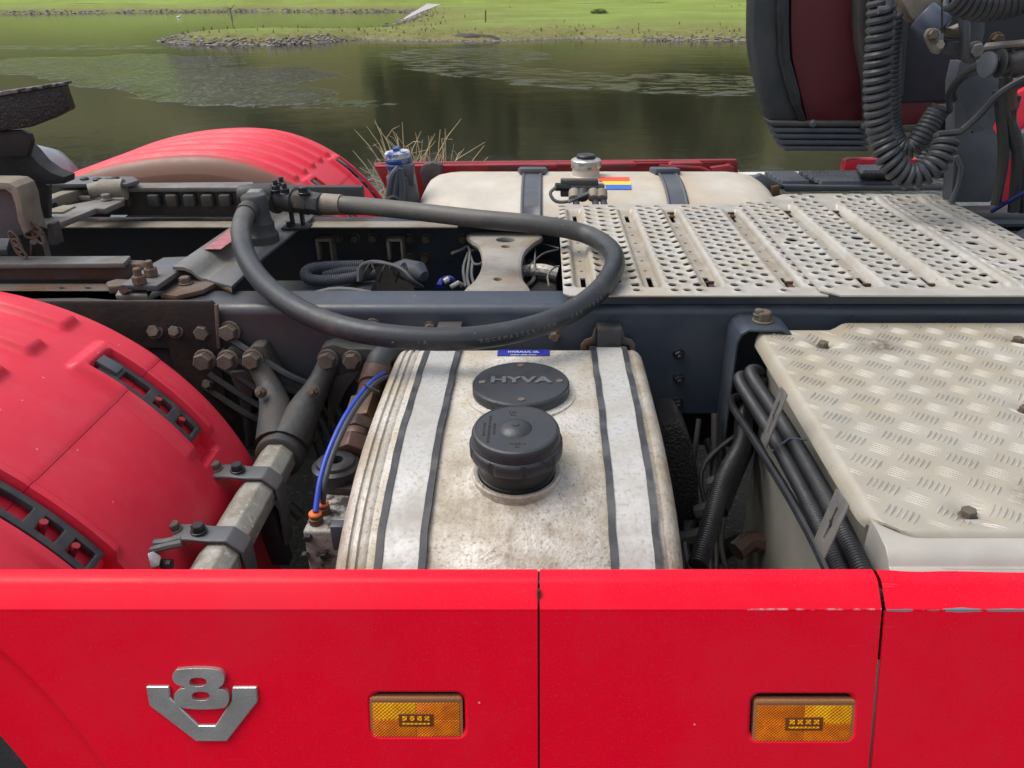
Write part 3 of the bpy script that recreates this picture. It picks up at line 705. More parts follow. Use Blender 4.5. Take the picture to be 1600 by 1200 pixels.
# arch lip
b = MB(); prof = [(AR, .7105), (AR-.004, .7115), (AR-.01, .716), (AR-.017, .7245), (AR-.023, .733), (AR-.027, .7365), (AR-.031, .7372), (AR-.037, .7362), (AR-.06, .7345), (AR-.11, .737), (AR-.119, .7395), (AR-.124, .746), (AR-.124, .78)]
vs_ = []; A_ = list(range(36, 96, 1))
for a in A_:
    for r_, y in prof: vs_.append((AX+r_*math.sin(R(a)), y, AZ+r_*math.cos(R(a))))
L = len(prof); b.add(vs_, [(i*L+j, i*L+j+1, (i+1)*L+j+1, (i+1)*L+j) for i in range(len(A_)-1) for j in range(L-1)])
b.lean(); part('wheel_arch_lip', b, RED, p1, recalc=False)
b = MB(); o_ = [(AX+(AR-.12)*math.sin(R(a)), .76, AZ+(AR-.12)*math.cos(R(a))) for a in range(38, 96, 2)]; i_ = [(AX+(AR-.34)*math.sin(R(a)), .76, AZ+(AR-.34)*math.cos(R(a))) for a in range(38, 96, 2)]
b.prism(o_+i_[::-1], (0, .004, 0)); b.lean(); part('arch_shade_sheet', b, DARK, p1)  # added dark sheet, stands in for the shade inside the wheel opening
# ---- marker lamps
def marker(parent, px0, py0, px1, py1, flip):
    a, c = atp(px0, py0, .004), atp(px1, py1, .004); cx, cz, w_, h_ = (a.x+c.x)/2, (a.z+c.z)/2, c.x-a.x, a.z-c.z
    h = MB(); h.prism([(x, .7185, z) for x, z in rrect(w_+.003, h_+.003, .006, 4, cx, cz-.001)], (0, .02, 0)); b = h; h.lean()
    base = part('marker_lamp', h, BPLAST, truck, bevel=.001)
    b = MB(); b.prism([(x, .712, z) for x, z in rrect(w_, h_, .005, 4, cx, cz)], (0, .014, 0)); b.lean(); part('lens_rim', b, AMBERR, base, bevel=.0022, segs=3)
    hh = h_*.82; z0 = cz-h_*.05
    ww = w_-.008
    for s in (-1, 1):
        for u in (-1, 1):
            b = MB(); b.prism([(x, .7108+(.0004 if u > 0 else 0), z) for x, z in rrect(ww/2-.0005, hh/2-.0004, .001, 3, cx+s*ww/4, z0+u*hh/4)], (0, .003, 0)); b.lean()
            part('lens', b, AMBER2 if (s != flip and u > 0) else AMBER, base, bevel=.0006)
    b = MB(); b.prism([(x, .7102, z) for x, z in rrect(w_*.37, h_*.3, .001, 3, cx, z0)], (0, .0022, 0)); b.lean(); part('lens_window', b, AMBERD, base, bevel=.0004)
    b = MB()
    for k in range(4): b.box((cx+(k-1.5)*w_*.08, .7098, z0+h_*.05), (w_*.05, .0014, h_*.09))
    b.box((cx, .7098, z0-h_*.08), (w_*.3, .001, h_*.03))
    b.lean(); o = part('light_diode', b, AMBER2, base); o['kind'] = 'stuff'
    b = MB(); b.prism([(x, .7105, z) for x, z in rrect(w_*.97, h_*.075, .001, 2, cx, cz+h_*.45)], (0, .003, 0)); b.lean(); part('lens_strip', b, AMBERR, base, bevel=.0005)
marker(truck, 577, 1087, 724, 1151, 1); marker(truck, 1178, 1091, 1331, 1158, -1)
# ---- badge
def bp(q, y=.7065): return [tuple(atp(x/2, 860+z/2, y-.7105)) for x, z in q]
vout = [(455, 426), (527, 426), (531, 462), (620, 548), (672, 548), (722, 472), (725, 428), (802, 428), (805, 474), (708, 598), (612, 598), (466, 486)]
b = MB(); b.prism(bp(vout), (0, .0055, 0)); b.lean(); bg_ = part('badge', b, BADGE, p1, bevel=.0012, segs=1, smooth=False, label='silver letter and digit badge reading V8')
e8 = cat_([(560, 372, 0), (620, 369, 0), (680, 374, 0), (700, 392, 0), (697, 418, 0), (682, 432, 0), (706, 440, 0), (716, 462, 0), (706, 488, 0), (680, 495, 0), (620, 497, 0), (566, 491, 0), (546, 476, 0), (545, 450, 0), (562, 434, 0), (578, 430, 0), (548, 416, 0), (538, 396, 0), (545, 378, 0)], 4, True)
holes = [bp([(x, y) for x, y in circ(27, 18, 618, 412, 14)]), bp([(x, y) for x, y in circ(29, 18, 627, 456, 15)])]
holes = [bp([(618+27*math.copysign(abs(math.cos(t))**.8, math.cos(t)), 412+14*math.copysign(abs(math.sin(t))**.8, math.sin(t))) for t in [2*math.pi*k/20 for k in range(20)]], .7045),
         bp([(627+28*math.copysign(abs(math.cos(t))**.8, math.cos(t)), 456+14*math.copysign(abs(math.sin(t))**.8, math.sin(t))) for t in [2*math.pi*k/20 for k in range(20)]], .7045)]
b = MB(); b.prism(bp([(p.x, p.y) for p in e8], .7045), (0, .0075, 0), holes); b.lean(); part('badge', b, BADGE, p1, bevel=.0012, segs=1, smooth=False)

# ---- fenders
FX, FZ, FRR = -1.13, .58, .555
def fpt(a, y, h, mir):
    r = FRR+h; sx_ = 1.55 if a < 0 else 1
    return (FX+r*math.sin(a)*sx_, (3.904-y) if mir else y, FZ+r*math.cos(a))
def sst(x, a, b):
    t = np.clip((x-a)/(b-a), 0, 1); return t*t*(3-2*t)
def fender_h(a, y, ae=28.5):
    """radial height for angle (deg), y (m)"""
    h = np.zeros_like(a)
    # rounded shoulders
    h -= .05*np.clip((y-1.335)/.05, 0, 1)**2.2
    h -= .03*np.clip((.80-y)/.05, 0, 1)**2
    for i in range(5):
        yr = 1.30-.105*i; w_ = .027
        pr = sst(-np.abs(y-yr), -w_, -w_*.6)
        h += .012*pr*(1-sst(a, ae-1.2, ae+.6))*sst(a, -48, -45)
    # recessed latch tracks with raised jambs
    for yc in (1.24, .875):
        c = np.abs(y-yc)
        jamb = sst(-c, -.058, -.047)*sst(a, 33.5, 35)*(1-sst(a, 59.5, 61)); h += .012*jamb
        ch = sst(-c, -.034, -.030)*sst(a, 36.4, 37); ch = ch*(1-sst(a, 63, 64)); h -= .024*ch
    h += -.0018*sst(a, 43, 44.5)
    h += .0015*np.sin(a*.09+1)*np.cos(y*7)
    return h
def fender_piece(name, a0, a1, mir, m, parent):
    ys = np.unique(np.round(np.concatenate([np.linspace(.75, 1.385, 128), [1.384]]), 5)); as_ = np.arange(a0, a1+.01, .5)
    A, Y = np.meshgrid(as_, ys); H = fender_h(A, Y, 33 if mir else 28.5); r = FRR+H; sx_ = np.where(A < 0, 1.55, 1)
    Xc = FX+r*np.sin(np.radians(A))*sx_; Zc = FZ+r*np.cos(np.radians(A)); Yc = (3.904-Y) if mir else Y
    # inner drop flange
    rr = r[-1]-.035; X2 = FX+rr*np.sin(np.radians(as_))*sx_[-1]; Z2 = FZ+rr*np.cos(np.radians(as_)); Y2 = np.full_like(as_, (3.904-1.390) if mir else 1.390)
    r0 = r[0]-.05; X0 = FX+r0*np.sin(np.radians(as_))*sx_[0]; Z0 = FZ+r0*np.cos(np.radians(as_)); Y0 = np.full_like(as_, (3.904-.748) if mir else .748)
    Xc = np.vstack([X0, Xc, X2]); Yc = np.vstack([Y0, Yc, Y2]); Zc = np.vstack([Z0, Zc, Z2]); ny, nx = Xc.shape
    # thickness: end caps folded inwards
    for (e, ) in ((0,), (nx-1,)):
        pass
    co = np.stack([Xc, Yc, Zc], -1).reshape(-1, 3); i = np.arange((nx-1)*(ny-1)); q = (i // (nx-1))*nx+i % (nx-1)
    F = np.stack([q, q+nx, q+nx+1, q+1], 1) if not mir else np.stack([q, q+1, q+nx+1, q+nx], 1)
    vs_ = co.tolist(); fs = F.tolist()
    for e in (0, nx-1):   # folded edges, 25 mm deep
        b0 = len(vs_)
        for j in range(ny):
            p = Vector(vs_[j*nx+e]); c = Vector((FX, p.y, FZ)); vs_.append(tuple(p+(c-p).normalized()*.022))
        fs += [(j*nx+e, (j+1)*nx+e, b0+j+1, b0+j) for j in range(ny-1)]
    b = MB(); b.v = [tuple(v) for v in vs_]; b.f = [tuple(f) for f in fs]
    return part(name, b, m, parent, recalc=False, ang=60)
def ladder(parent, yc, a0, a1, mir, cells, h=.003, hw=.026):
    """rubber latch with openings"""
    b = MB(); n = 44; rows = np.linspace(a0, a1, n+1)
    def P3(a, y, hh):
        return Vector(fpt(R(a), y, hh, mir))
    cols = [-hw, -hw*.55, hw*.55, hw]
    def slabq(i0, i1, c0, c1):
        pass
    vs_ = {}
    grid = [[(not any(c[0] <= i < c[1] for c in cells)) or k != 1 for k in range(3)] for i in range(n)]
    for i in range(n):
        for k in range(3):
            if not grid[i][k]: continue
            q = [P3(rows[i], yc+cols[k], h), P3(rows[i+1], yc+cols[k], h), P3(rows[i+1], yc+cols[k+1], h), P3(rows[i], yc+cols[k+1], h)]
            q2 = [P3(rows[i], yc+cols[k], h-.012), P3(rows[i+1], yc+cols[k], h-.012), P3(rows[i+1], yc+cols[k+1], h-.012), P3(rows[i], yc+cols[k+1], h-.012)]
            fs = [(0, 1, 2, 3), (7, 6, 5, 4)]
            if k == 0 or not grid[i][k-1]: fs.append((0, 4, 5, 1))
            if k == 2 or not grid[i][k+1]: fs.append((2, 6, 7, 3))
            if i == 0 or not grid[i-1][k]: fs.append((3, 7, 4, 0))
            if i == n-1 or not grid[i+1][k]: fs.append((1, 5, 6, 2))
            b.add(q+q2, fs)
    return part('latch_strap', b, STRAPM, parent, bevel=.0016, ang=40)
STRAPM = mat('latch_rubber', (.032, .034, .04), .5, dirt=(.07, .06, .05), dscale=30)
for mir in (False, True):
    f = fender_piece('wheel_fender', -100, 44.0, mir, FRED, truck)
    fender_piece('front_section', 44.09, 106, mir, FRED, f)
    for yc, (a0, a1) in ((1.24, (37.6, 58.6)), (.875, (37.6, 58.6))):
        ladder(f, yc, a0, a1, mir, [(8, 19), (23, 30), (34, 42)])
        b = MB(); k = fpt(R(38.6), yc, .004, mir); nrm = Vector(fpt(R(38.6), yc, 1, mir))-Vector(fpt(R(38.6), yc, 0, mir))
        M = orient(k, nrm, 0); b.box((0, 0, 0), (.026, .04, .012), M=M); part('latch_pad', b, GPLAST, f, bevel=.001)
        for aa in (50, 55.5):
            q0 = Vector(fpt(R(aa), yc, -.02, mir)); q1 = Vector(fpt(R(aa-1), yc, .004, mir)); b = MB(); b.tube([q0, q1, q1+(q1-q0)*.15], .006, 8); part('latch_peg', b, DRED, f)
# red mounting nubs towards the bar
nf = bpy.data.objects['wheel_fender']
for (px, py, s) in ((345, 745, 1), (305, 840, 1)):
    b = MB(); c = at(px-22, py+30, y=at(px, py, z=.77).y); b.box((0, 0, 0), (.07, .05, .05), M=Matrix.Translation(c)); part('fender_lug', b, FRED, nf, bevel=.012, segs=3)
# ---- drive wheels
for y0 in (.80, 1.09, 2.51, 2.82):
    b = MB(); M = Matrix.Translation((FX, y0, .52)) @ Matrix.Rotation(-math.pi/2, 4, 'X')
    prof = [(.3, .02), (.36, 0), (.45, .005), (.49, .02), (.5, .04), (.5, .08), (.492, .082), (.492, .094), (.5, .096), (.5, .13), (.492, .132), (.492, .144), (.5, .146), (.5, .19), (.49, .23), (.45, .25), (.36, .26), (.3, .24)]
    b.lathe(prof, 72, M, caps=False)
    wh = part('drive_wheel', b, TYRE, truck, recalc=False); b = MB(); b.lathe([(.3, .02), (.29, .03), (.26, .12), (.1, .12), (.1, .06), (.02, .06)], 40, M); part('rim', b, STEEL, wh, recalc=False)

# ---- hydraulic oil tank (near)
TP = [(1.520, .50), (1.522, .86), (1.518, .905), (1.505, .925), (1.485, .934), (1.45, .937), (1.38, .9375), (1.3, .937), (1.2, .9345), (1.12, .928), (1.05, .917), (.98, .9), (.92, .876), (.875, .848), (.84, .815), (.818, .775), (.808, .73), (.805, .66), (.805, .42), (.83, .38), (1.5, .38)]
def offs(prof, d):
    """inset of the closed profile"""
    n = len(prof); res = []
    for i in range(n):
        a, c = Vector(prof[i-1]), Vector(prof[(i+1) % n]); t = (c-a).normalized(); nr = Vector((t.y, -t.x)); res.append((prof[i][0]-nr.x*d*-1, prof[i][1]-nr.y*d*-1))
    return res
_t = offs(TP, .01); 
if abs(_t[7][1]) > abs(TP[7][1]): SGN = -1
else: SGN = 1
def toff(d): return offs(TP, d*SGN)
TX0, TX1 = -.318, .213
st = [(0, .04), (.0015, .028), (.006, .014), (.013, .005), (.021, 0), (.0235, 0), (.0255, .0045), (.0285, .0045), (.0305, 0), (.037, -.001), (.0395, .004), (.0425, .004), (.0445, 0), (.05, .0005), (.053, .003), (.056, .0005)]
xs_ = [(TX0+a, d) for a, d in st]+[(-.06, 0)]
st2 = [(0, .04), (.0015, .028), (.006, .014), (.013, .005), (.021, 0), (.026, -.001), (.029, .003), (.032, 0)]
xs_ += [(TX1-a, d) for a, d in reversed(st2)]
b = MB(); n = len(TP); vs_ = []
for x, d in xs_: vs_ += [(x, y, z) for y, z in toff(d)]
fs = [(i*n+k, i*n+(k+1) % n, (i+1)*n+(k+1) % n, (i+1)*n+k) for i in range(len(xs_)-1) for k in range(n)]
fs += [tuple(range(n)), tuple(range((len(xs_)-1)*n, len(xs_)*n))]
b.add(vs_, fs); tank = part('hydraulic_tank', b, ALU, truck, ang=50, label='dirty white aluminium tank with a round black filler cap')
def tz(y):
    for (a, za), (c, zc) in zip(TP, TP[1:]):
        if c <= y <= a and a > c: return za+(zc-za)*(a-y)/(a-c)
    return .9375
def strapmesh(x0, x1, d0, d1, wob=0, i0=1, i1=19, tear=0):
    b = MB(); A_, C_ = toff(-d0), toff(-d1); pts = list(range(i0, i1)); fine = []
    def cr(pr):
        return cat_([(p[0], p[1], 0) for p in pr[i0:i1]], 4)
    a, c = cr(A_), cr(C_); m_ = len(a); vs_ = []
    for i in range(m_):
        o_ = wob*(math.sin(i*.55)+.6*math.sin(i*1.4+1)); o2 = o_+wob*.6*math.sin(i*1.1+2); t_ = tear*random.random() if tear else 0
        vs_ += [(x0+o_, a[i].x, a[i].y), (x1+o2, a[i].x, a[i].y), (x1+o2, c[i].x, c[i].y+t_), (x0+o_, c[i].x, c[i].y+t_)]
    fs = []
    for i in range(m_-1):
        for k in range(4): fs.append((i*4+k, i*4+(k+1) % 4, (i+1)*4+(k+1) % 4, (i+1)*4+k))
    fs += [(0, 1, 2, 3), tuple(range((m_-1)*4, m_*4))]
    return b.add(vs_, fs)
for xc in (-.213, .137):
    s_ = part('tank_strap', strapmesh(xc-.028, xc+.028, .003, .0055), ALUS, tank)
    for sg in (-1, 1):
        x_ = xc+sg*.0325; part('strap_rubber', strapmesh(x_-.0056, x_+.0056, .0005, .0075, wob=.0006, tear=.0003), STRIP, tank, ang=50)
# base ring, neck and filler cap
fx, fy = -.0445, 1.052; fz = tz(fy)
M = Matrix.Translation((fx, fy, fz)) @ Matrix.Rotation(R(-5), 4, 'X') @ Matrix.Rotation(0, 4, 'Z')
M = Matrix.Translation((fx, fy, fz)) @ Matrix.Rotation(R(4), 4, 'X')
b = MB(); b.lathe([(.0735, -.02), (.073, .002), (.071, .0045), (.068, .004), (.064, .002)], 48, M, caps=False); part('filler_ring', b, ALU, tank, recalc=False)
b = MB(); prof = [(.0625, -.005), (.0625, .006), (.060, .007), (.060, .02), (.0605, .046)]
b.lathe(prof, 56, M); part('filler_neck', b, BPLAST, tank, bevel=0)
b = MB(); seg = 144; prof = [(.066, .038), (.0725, .040), (.0745, .044), (.0745, .060), (.0725, .0625), (.0705, .064), (.0700, .079), (.0675, .084), (.064, .0855), (.0635, .0848), (.026, .0848), (.0245, .0862), (.018, .0905), (.010, .0925), (.0, .093)]
vs_ = []
for j, (r_, z) in enumerate(prof):
    for k in range(seg):
        rr = r_
        if 2 <= j <= 3 and k % 16 in (0, 1): rr -= .003
        a = 2*math.pi*k/seg; vs_.append(M @ Vector((rr*math.cos(a), rr*math.sin(a), z)))
b.add(vs_, [(i*seg+k, i*seg+(k+1) % seg, (i+1)*seg+(k+1) % seg, (i+1)*seg+k) for i in range(len(prof)-1) for k in range(seg)]+[tuple(reversed(range(seg)))])
cap = part('filler_cap', b, CAPTOP, tank, ang=40)
b = MB(); b.lathe([(.006, .0925), (.006, .0938), (.0035, .0942), (0.0005, .0938)], 14, M); part('cap_button', b, CAPTOP, tank)
TXT = mat('moulded_lettering', (.02, .021, .023), .5)
for s_, ang, r_, sz in (('REPLACE BREATHER FILTER', 180, .042, .0062), ('ONCE A YEAR', 180, .050, .0062), ('FILTER TYPE', 180, .034, .0058)):
    Mt = M @ Matrix.Translation((-r_, -.002, .0850)) @ Matrix.Rotation(R(-90), 4, 'Z')
    part('cap_lettering', textmesh(s_, sz, .0003, Mt, TXT, 'cap_lettering'), None, tank)
for s_, dx, dy in (('5 bar', -.006, .046), ('OIL', -.006, .038), ('MADE IN', .004, -.042), ('EU', .004, -.05)):
    Mt = M @ Matrix.Translation((dx, dy, .0850)); part('cap_lettering', textmesh(s_, .0065, .0003, Mt, TXT, 'cap_lettering'), None, tank)
# round inspection cover
cx_, cy_ = -.0435, 1.288; cz_ = tz(cy_)
M = Matrix.Translation((cx_, cy_, cz_)) @ Matrix.Rotation(R(-1), 4, 'X')
b = MB(); b.lathe([(.105, -.012), (.104, .0008), (.098, .0022), (.09, .003)], 56, M, caps=False); part('cover_ring', b, ALU, tank, recalc=False)
b = MB(); b.lathe([(.088, 0), (.0915, .003), (.0915, .012), (.090, .0145), (.0915, .016), (.0915, .0205), (.0885, .0235), (.0005, .0242)], 64, M); part('inspection_cover', b, CAPTOP, tank, ang=40)
for k in range(4):
    a = R(90*k+2); q = M @ Vector((.073*math.cos(a), .073*math.sin(a), .0238)); b = MB(); b.lathe([(.0065, -.004), (.0065, .0012), (.0045, .002), (.0028, .0008), (.0005, .0008)], 12, Matrix.Translation(q)); part('cover_screw', b, RUST, tank)
EMB = mat('embossed_letters', (.1, .105, .115), .45)
Mt = M @ Matrix.Translation((-.001, .004, .0242)); part('cover_lettering', textmesh('HYVA', .034, .002, Mt, EMB, 'cover_lettering', sx=1.3, bold=.0012), None, tank)
# blue label on the rounded back edge
def on_tank(x, i0, t_, d):
    pass
b = MB(); lp = toff(-.0012); q = cat_([(p[0], p[1], 0) for p in lp[3:6]], 5); xs2 = (-.098, .012); vs_ = []
for p in q: vs_ += [(xs2[0], p.x, p.y), (xs2[1], p.x, p.y)]
b.add(vs_, [(2*i, 2*i+1, 2*i+3, 2*i+2) for i in range(len(q)-1)]); part('blue_label', b, NAVY, tank, recalc=False)
Mt = Matrix.Translation((-.043, 1.467, .9392)) @ Matrix.Rotation(R(12), 4, 'X'); part('label_print', textmesh('HYDRAULIC OIL', .009, .0002, Mt, WHITE, 'label_print'), None, tank)
Mt = Matrix.Translation((-.043, 1.452, .9395)) @ Matrix.Rotation(R(3), 4, 'X'); part('label_print', textmesh('CHECK LEVEL DAILY', .006, .0002, Mt, WHITE, 'label_print'), None, tank)
# strap brackets on the rail
for (x_, rust) in ((-.206, False), (.142, True)):
    b = MB(); w_ = .026
    prof = [(1.572, .965), (1.535, .968), (1.528, .963), (1.524, .94), (1.524, .86), (1.53, .86), (1.53, .94), (1.534, .958), (1.572, .955)]
    b.prism([(x_-w_, y, z) for y, z in prof], (2*w_, 0, 0)); sb = part('strap_bracket', b, CAST, truck, bevel=.0012)
    bolt(sb, (x_+.002, 1.523, .915), (0, -1, .1), .022, BPLAST, stud=True)
    if rust:
        for sg in (-1, 1):
            b = MB(); pts = [(x_+sg*.027, 1.552, .965), (x_+sg*.034, 1.552, .945), (x_+sg*.036, 1.552, .935), (x_+sg*.052, 1.552, .929), (x_+sg*.06, 1.552, .918), (x_+sg*.061, 1.552, .86), (x_+sg*.05, 1.552, .86), (x_+sg*.048, 1.552, .915), (x_+sg*.027, 1.552, .92)]
            b.prism(pts, (0, .004, 0)); part('bracket_wing', b, RUST, sb, bevel=.001)
    else:
        b = MB(); b.tube([(x_-.03, 1.535, .9), (x_-.026, 1.533, .945), (x_+.026, 1.533, .945), (x_+.03, 1.535, .9)], .0035, 8); part('strap_loop', b, ZINC, sb)

# ---- loop hose
hp = [at(402, 316, z=1.115), at(382, 338, z=1.108), at(377, 370, z=1.09), at(390, 412, z=1.065), at(425, 455, z=1.045), at(490, 495, z=1.03), at(580, 521, z=1.02), at(700, 530, z=1.01), at(800, 519, z=1.01), at(880, 493, z=1.02), at(935, 455, z=1.045), at(960, 415, z=1.06), at(952, 388, z=1.065), at(915, 366, z=1.07), at(850, 352, z=1.09), at(740, 341, z=1.10), at(600, 325, z=1.10), at(515, 318, z=1.10), at(492, 317, z=1.10)]
hc = cat_(hp, 10); b = MB(); b.tube(hc, .0232, 24); hose = part('hydraulic_hose', b, HOSE, truck, recalc=False)
# ribbed ferrule ends
for (i0, i1, m_) in ((0, 9, CAST), (len(hc)-14, len(hc)-1, TANSTEEL)):
    b = MB(); b.tube(hc[i0:i1+1], .0262, 20); part('hose_ferrule', b, m_, hose)
# printed lay-line along the lower near side
txt = '1R        ROCKMASTER/1SN   SAE 100R1   EN 853-1ST'
fine = resample(cat_(hp, 30), .0115); 
i_start = min(range(len(fine)), key=lambda i: (fine[i]-at(660, 530, z=1.01)).length)
for k, ch in enumerate(txt):
    i = i_start+k
    if ch == ' ' or i+1 >= len(fine): continue
    p, tdir = fine[i], (fine[i+1]-fine[i-1]).normalized(); view = Vector((0, 0, CAMZ))-p
    up = Vector((0, 0, 1)); side = tdir.cross(up).normalized()            # towards the viewer
    if side.dot(view) < 0: side = -side
    nrm = (side*math.cos(R(5))+up*math.sin(R(5))).normalized(); yv = nrm.cross(tdir).normalized()
    Mt = Matrix(((tdir.x, yv.x, nrm.x, 0), (tdir.y, yv.y, nrm.y, 0), (tdir.z, yv.z, nrm.z, 0), (0, 0, 0, 1)))
    Mt = Matrix.Translation(p+nrm*.0232) @ Mt
    part('hose_letter', textmesh(ch, .0115, .0003, Mt, PRINTG, 'hose_letter'), None, hose)

# ---- deck plates (numpy height field with punched holes)
def deck_plate(name, x0, x1, y0, y1, holes, grooves, zf, parent, corner=None, step=.003, m=DECK, z=1.03, label=None, slots=(), post=None):
    nx = int((x1-x0)/step)+1; ny = int((y1-y0)/step)+1
    gx = np.linspace(x0, x1, nx); gy = np.linspace(y0, y1, ny); X, Y = np.meshgrid(gx, gy)
    Z = np.full_like(X, z)+zf(X, Y); keep = np.ones((ny-1, nx-1), bool)
    XC = (X[:-1, :-1]+X[1:, 1:])/2; YC = (Y[:-1, :-1]+Y[1:, 1:])/2
    for hx, hy, hr in holes:
        i0 = max(0, int((hx-hr*3.2-x0)/step)); i1 = min(nx, int((hx+hr*3.2-x0)/step)+3); j0 = max(0, int((hy-hr*3.2-y0)/step)); j1 = min(ny, int((hy+hr*3.2-y0)/step)+3)
        if i1 <= i0 or j1 <= j0: continue
        sX, sY = X[j0:j1, i0:i1], Y[j0:j1, i0:i1]; D = np.hypot(sX-hx, sY-hy)
        if hr > .006: Z[j0:j1, i0:i1] += .0028*np.exp(-((np.maximum(D-hr, 0))/(hr*.55))**2)
        ci0, ci1, cj0, cj1 = i0, min(i1, nx-1), j0, min(j1, ny-1)
        cd_ = np.hypot(XC[cj0:cj1, ci0:ci1]-hx, YC[cj0:cj1, ci0:ci1]-hy); keep[cj0:cj1, ci0:ci1] &= cd_ > hr
        # snap rim vertices on the circle
        ring = (D > hr-step*.9) & (D < hr+step*.55); k = hr/np.maximum(D, 1e-6)
        sXn = hx+(sX-hx)*np.where(ring, k, 1); sYn = hy+(sY-hy)*np.where(ring, k, 1); X[j0:j1, i0:i1] = sXn; Y[j0:j1, i0:i1] = sYn
    for sx0, sx1, sy0, sy1 in slots:
        keep &= ~((XC > sx0) & (XC < sx1) & (YC > sy0) & (YC < sy1))
    if corner: keep &= corner(XC, YC)
    if post: X, Y = post(X, Y)
    co = np.stack([X, Y, Z], -1).reshape(-1, 3); jj, ii = np.nonzero(keep); a = jj*nx+ii
    F = np.stack([a, a+1, a+nx+1, a+nx], 1)
    used = np.unique(F); remap = -np.ones(len(co), int); remap[used] = np.arange(len(used)); co = co[used]; F = remap[F]
    # skirt on open edges
    E_ = np.concatenate([F[:, [0, 1]], F[:, [1, 2]], F[:, [2, 3]], F[:, [3, 0]]]); key = np.sort(E_, 1); _, idx, cnt = np.unique(key, axis=0, return_index=True, return_counts=True)
    be = E_[idx[cnt == 1]]; bv = np.unique(be); low = -np.ones(len(co), int); low[bv] = len(co)+np.arange(len(bv)); co = np.vstack([co, co[bv]-[0, 0, .0035]])
    S = np.stack([be[:, 1], be[:, 0], low[be[:, 0]], low[be[:, 1]]], 1); ALL = np.vstack([F, S])
    me = bpy.data.meshes.new(name); me.vertices.add(len(co)); me.vertices.foreach_set('co', co.ravel()); me.loops.add(ALL.size); me.loops.foreach_set('vertex_index', ALL.ravel())
    me.polygons.add(len(ALL)); me.polygons.foreach_set('loop_start', np.arange(len(ALL))*4); me.polygons.foreach_set('use_smooth', np.ones(len(ALL), bool)); me.update(calc_edges=True); me.validate()
    me.set_sharp_from_angle(angle=R(50)); me.materials.append(m)
    return part(name, me, None, parent, label=label)
def groove_h(gs, ya, yb, depth=.013, hw=.023, hw2=.016):
    def f(X, Y):
        z = np.zeros_like(X)
        for g in gs:
            t = sst(-np.abs(X-g), -hw, -hw2)*sst(Y, ya, ya+.025)*(1-sst(Y, yb-.025, yb)); z -= depth*t
            # rolled shoulders next to the groove
            z += .0035*np.exp(-((np.abs(X-g)-hw-.006)/.007)**2)*sst(Y, ya, ya+.03)*(1-sst(Y, yb-.03, yb))
        z += .0006*np.sin(X*11+1)*np.cos(Y*9)
        return z
    return f
def mk_holes(bands, ya, yb, pitch=.046, r=.0098):
    hs_ = []
    for bi, cols in enumerate(bands):
        for ci, x in enumerate(cols):
            o_ = pitch*.5*(ci % 2); y = ya+o_
            while y < yb: hs_.append((x, y, r)); y += pitch
    return hs_
X0, X1, Y0, Y1 = .042, .614, 1.560, 2.345
g1 = [.09, .243, .376, .555]
holes = mk_holes([[.054], [.128, .165, .203], [.286, .313, .341], [.424, .452, .480, .508], [.598]], Y0+.06, Y1-.03)
holes = [h for h in holes if not any(abs(h[0]-g) < .022 for g in g1)]
holes += [(x, Y0+.028, .0085) for x in (.203, .286, .313, .341, .424, .525)]
small = [(g, Y0+.2+.075*k, .0045) for g in g1 for k in range(6)]
slots = []
for g in g1: slots += [(g-.0055, g+.0055, Y0+.075, Y0+.15), (g-.0055, g+.0055, Y1-.155, Y1-.09)]
dp1 = deck_plate('deck_plate', X0, X1, Y0, Y1, holes+small, g1, groove_h(g1, Y0+.05, Y1-.05), truck, corner=lambda X, Y: (X-X0)+(Y-Y0) > .014, slots=slots, label='left perforated aluminium deck plate under the hose')
X2, X3, Y2, Y3 = .60, 1.255, 1.545, 2.42
g2 = [.726, .87, 1.03, 1.165]
holes = mk_holes([[.625, .655, .685], [.77, .799, .828], [.912, .94, .97, .998], [1.062, 1.092, 1.128], [1.2, 1.235]], Y2+.05, Y3-.02)
holes = [h for h in holes if not any(abs(h[0]-g) < .022 for g in g2)]
big = [(at(a, c, z=1.035).x, at(a, c, z=1.035).y, .0155) for a, c in ((1237, 377), (1339, 374), (1480, 362), (1519, 382))]
holes = [h for h in holes if all(math.hypot(h[0]-q[0], h[1]-q[1]) > .03 for q in big)]
small = [(g, Y2+.2+.085*k, .0045) for g in g2[:2] for k in range(7)]
slots = []
for g in g2[:2]: slots += [(g-.0055, g+.0055, Y2+.075, Y2+.15), (g-.0055, g+.0055, Y3-.2, Y3-.12)]
gh = groove_h(g2[:2], Y2+.05, Y3-.09); ridge = groove_h(g2[2:], Y2+.04, Y3-.03, depth=-.009, hw=.018, hw2=.004)
def zf2(X, Y):
    z = gh(X, Y)+ridge(X, Y)+.006+.008*sst(Y, Y3-.1, Y3-.03)*sst(X, .72, .76)
    return z
dp2 = deck_plate('deck_plate', X2, X3, Y2, Y3, holes+big+small, g2, zf2, truck, corner=lambda X, Y: ((X-X2)*1.0+(Y-Y2)*1.1 > .035) & ((X > .70) | (Y < Y3-.075)), slots=slots, label='right perforated aluminium deck plate, overlapping the left one')
# spring clips in the slots
for par, gs, ya, yb in ((dp1, g1[2:], Y0, Y1), (dp2, g2[:2], Y2, Y3)):
    for g in gs:
        for y in (ya+.082, yb-.10-(.06 if par is dp2 else 0)):
            b = MB(); b.box((g+.003, y, 1.020), (.012, .022, .006)); b.box((g, y+.012, 1.026), (.02, .006, .006)); part('spring_clip', b, BROWNF, par, bevel=.001)
# support angles under the decks
b = MB(); b.box((.66, 1.60, 1.010), (1.2, .03, .018)); b.box((.66, 2.30, 1.010), (1.2, .03, .018)); part('deck_support', b, FRAME, truck)

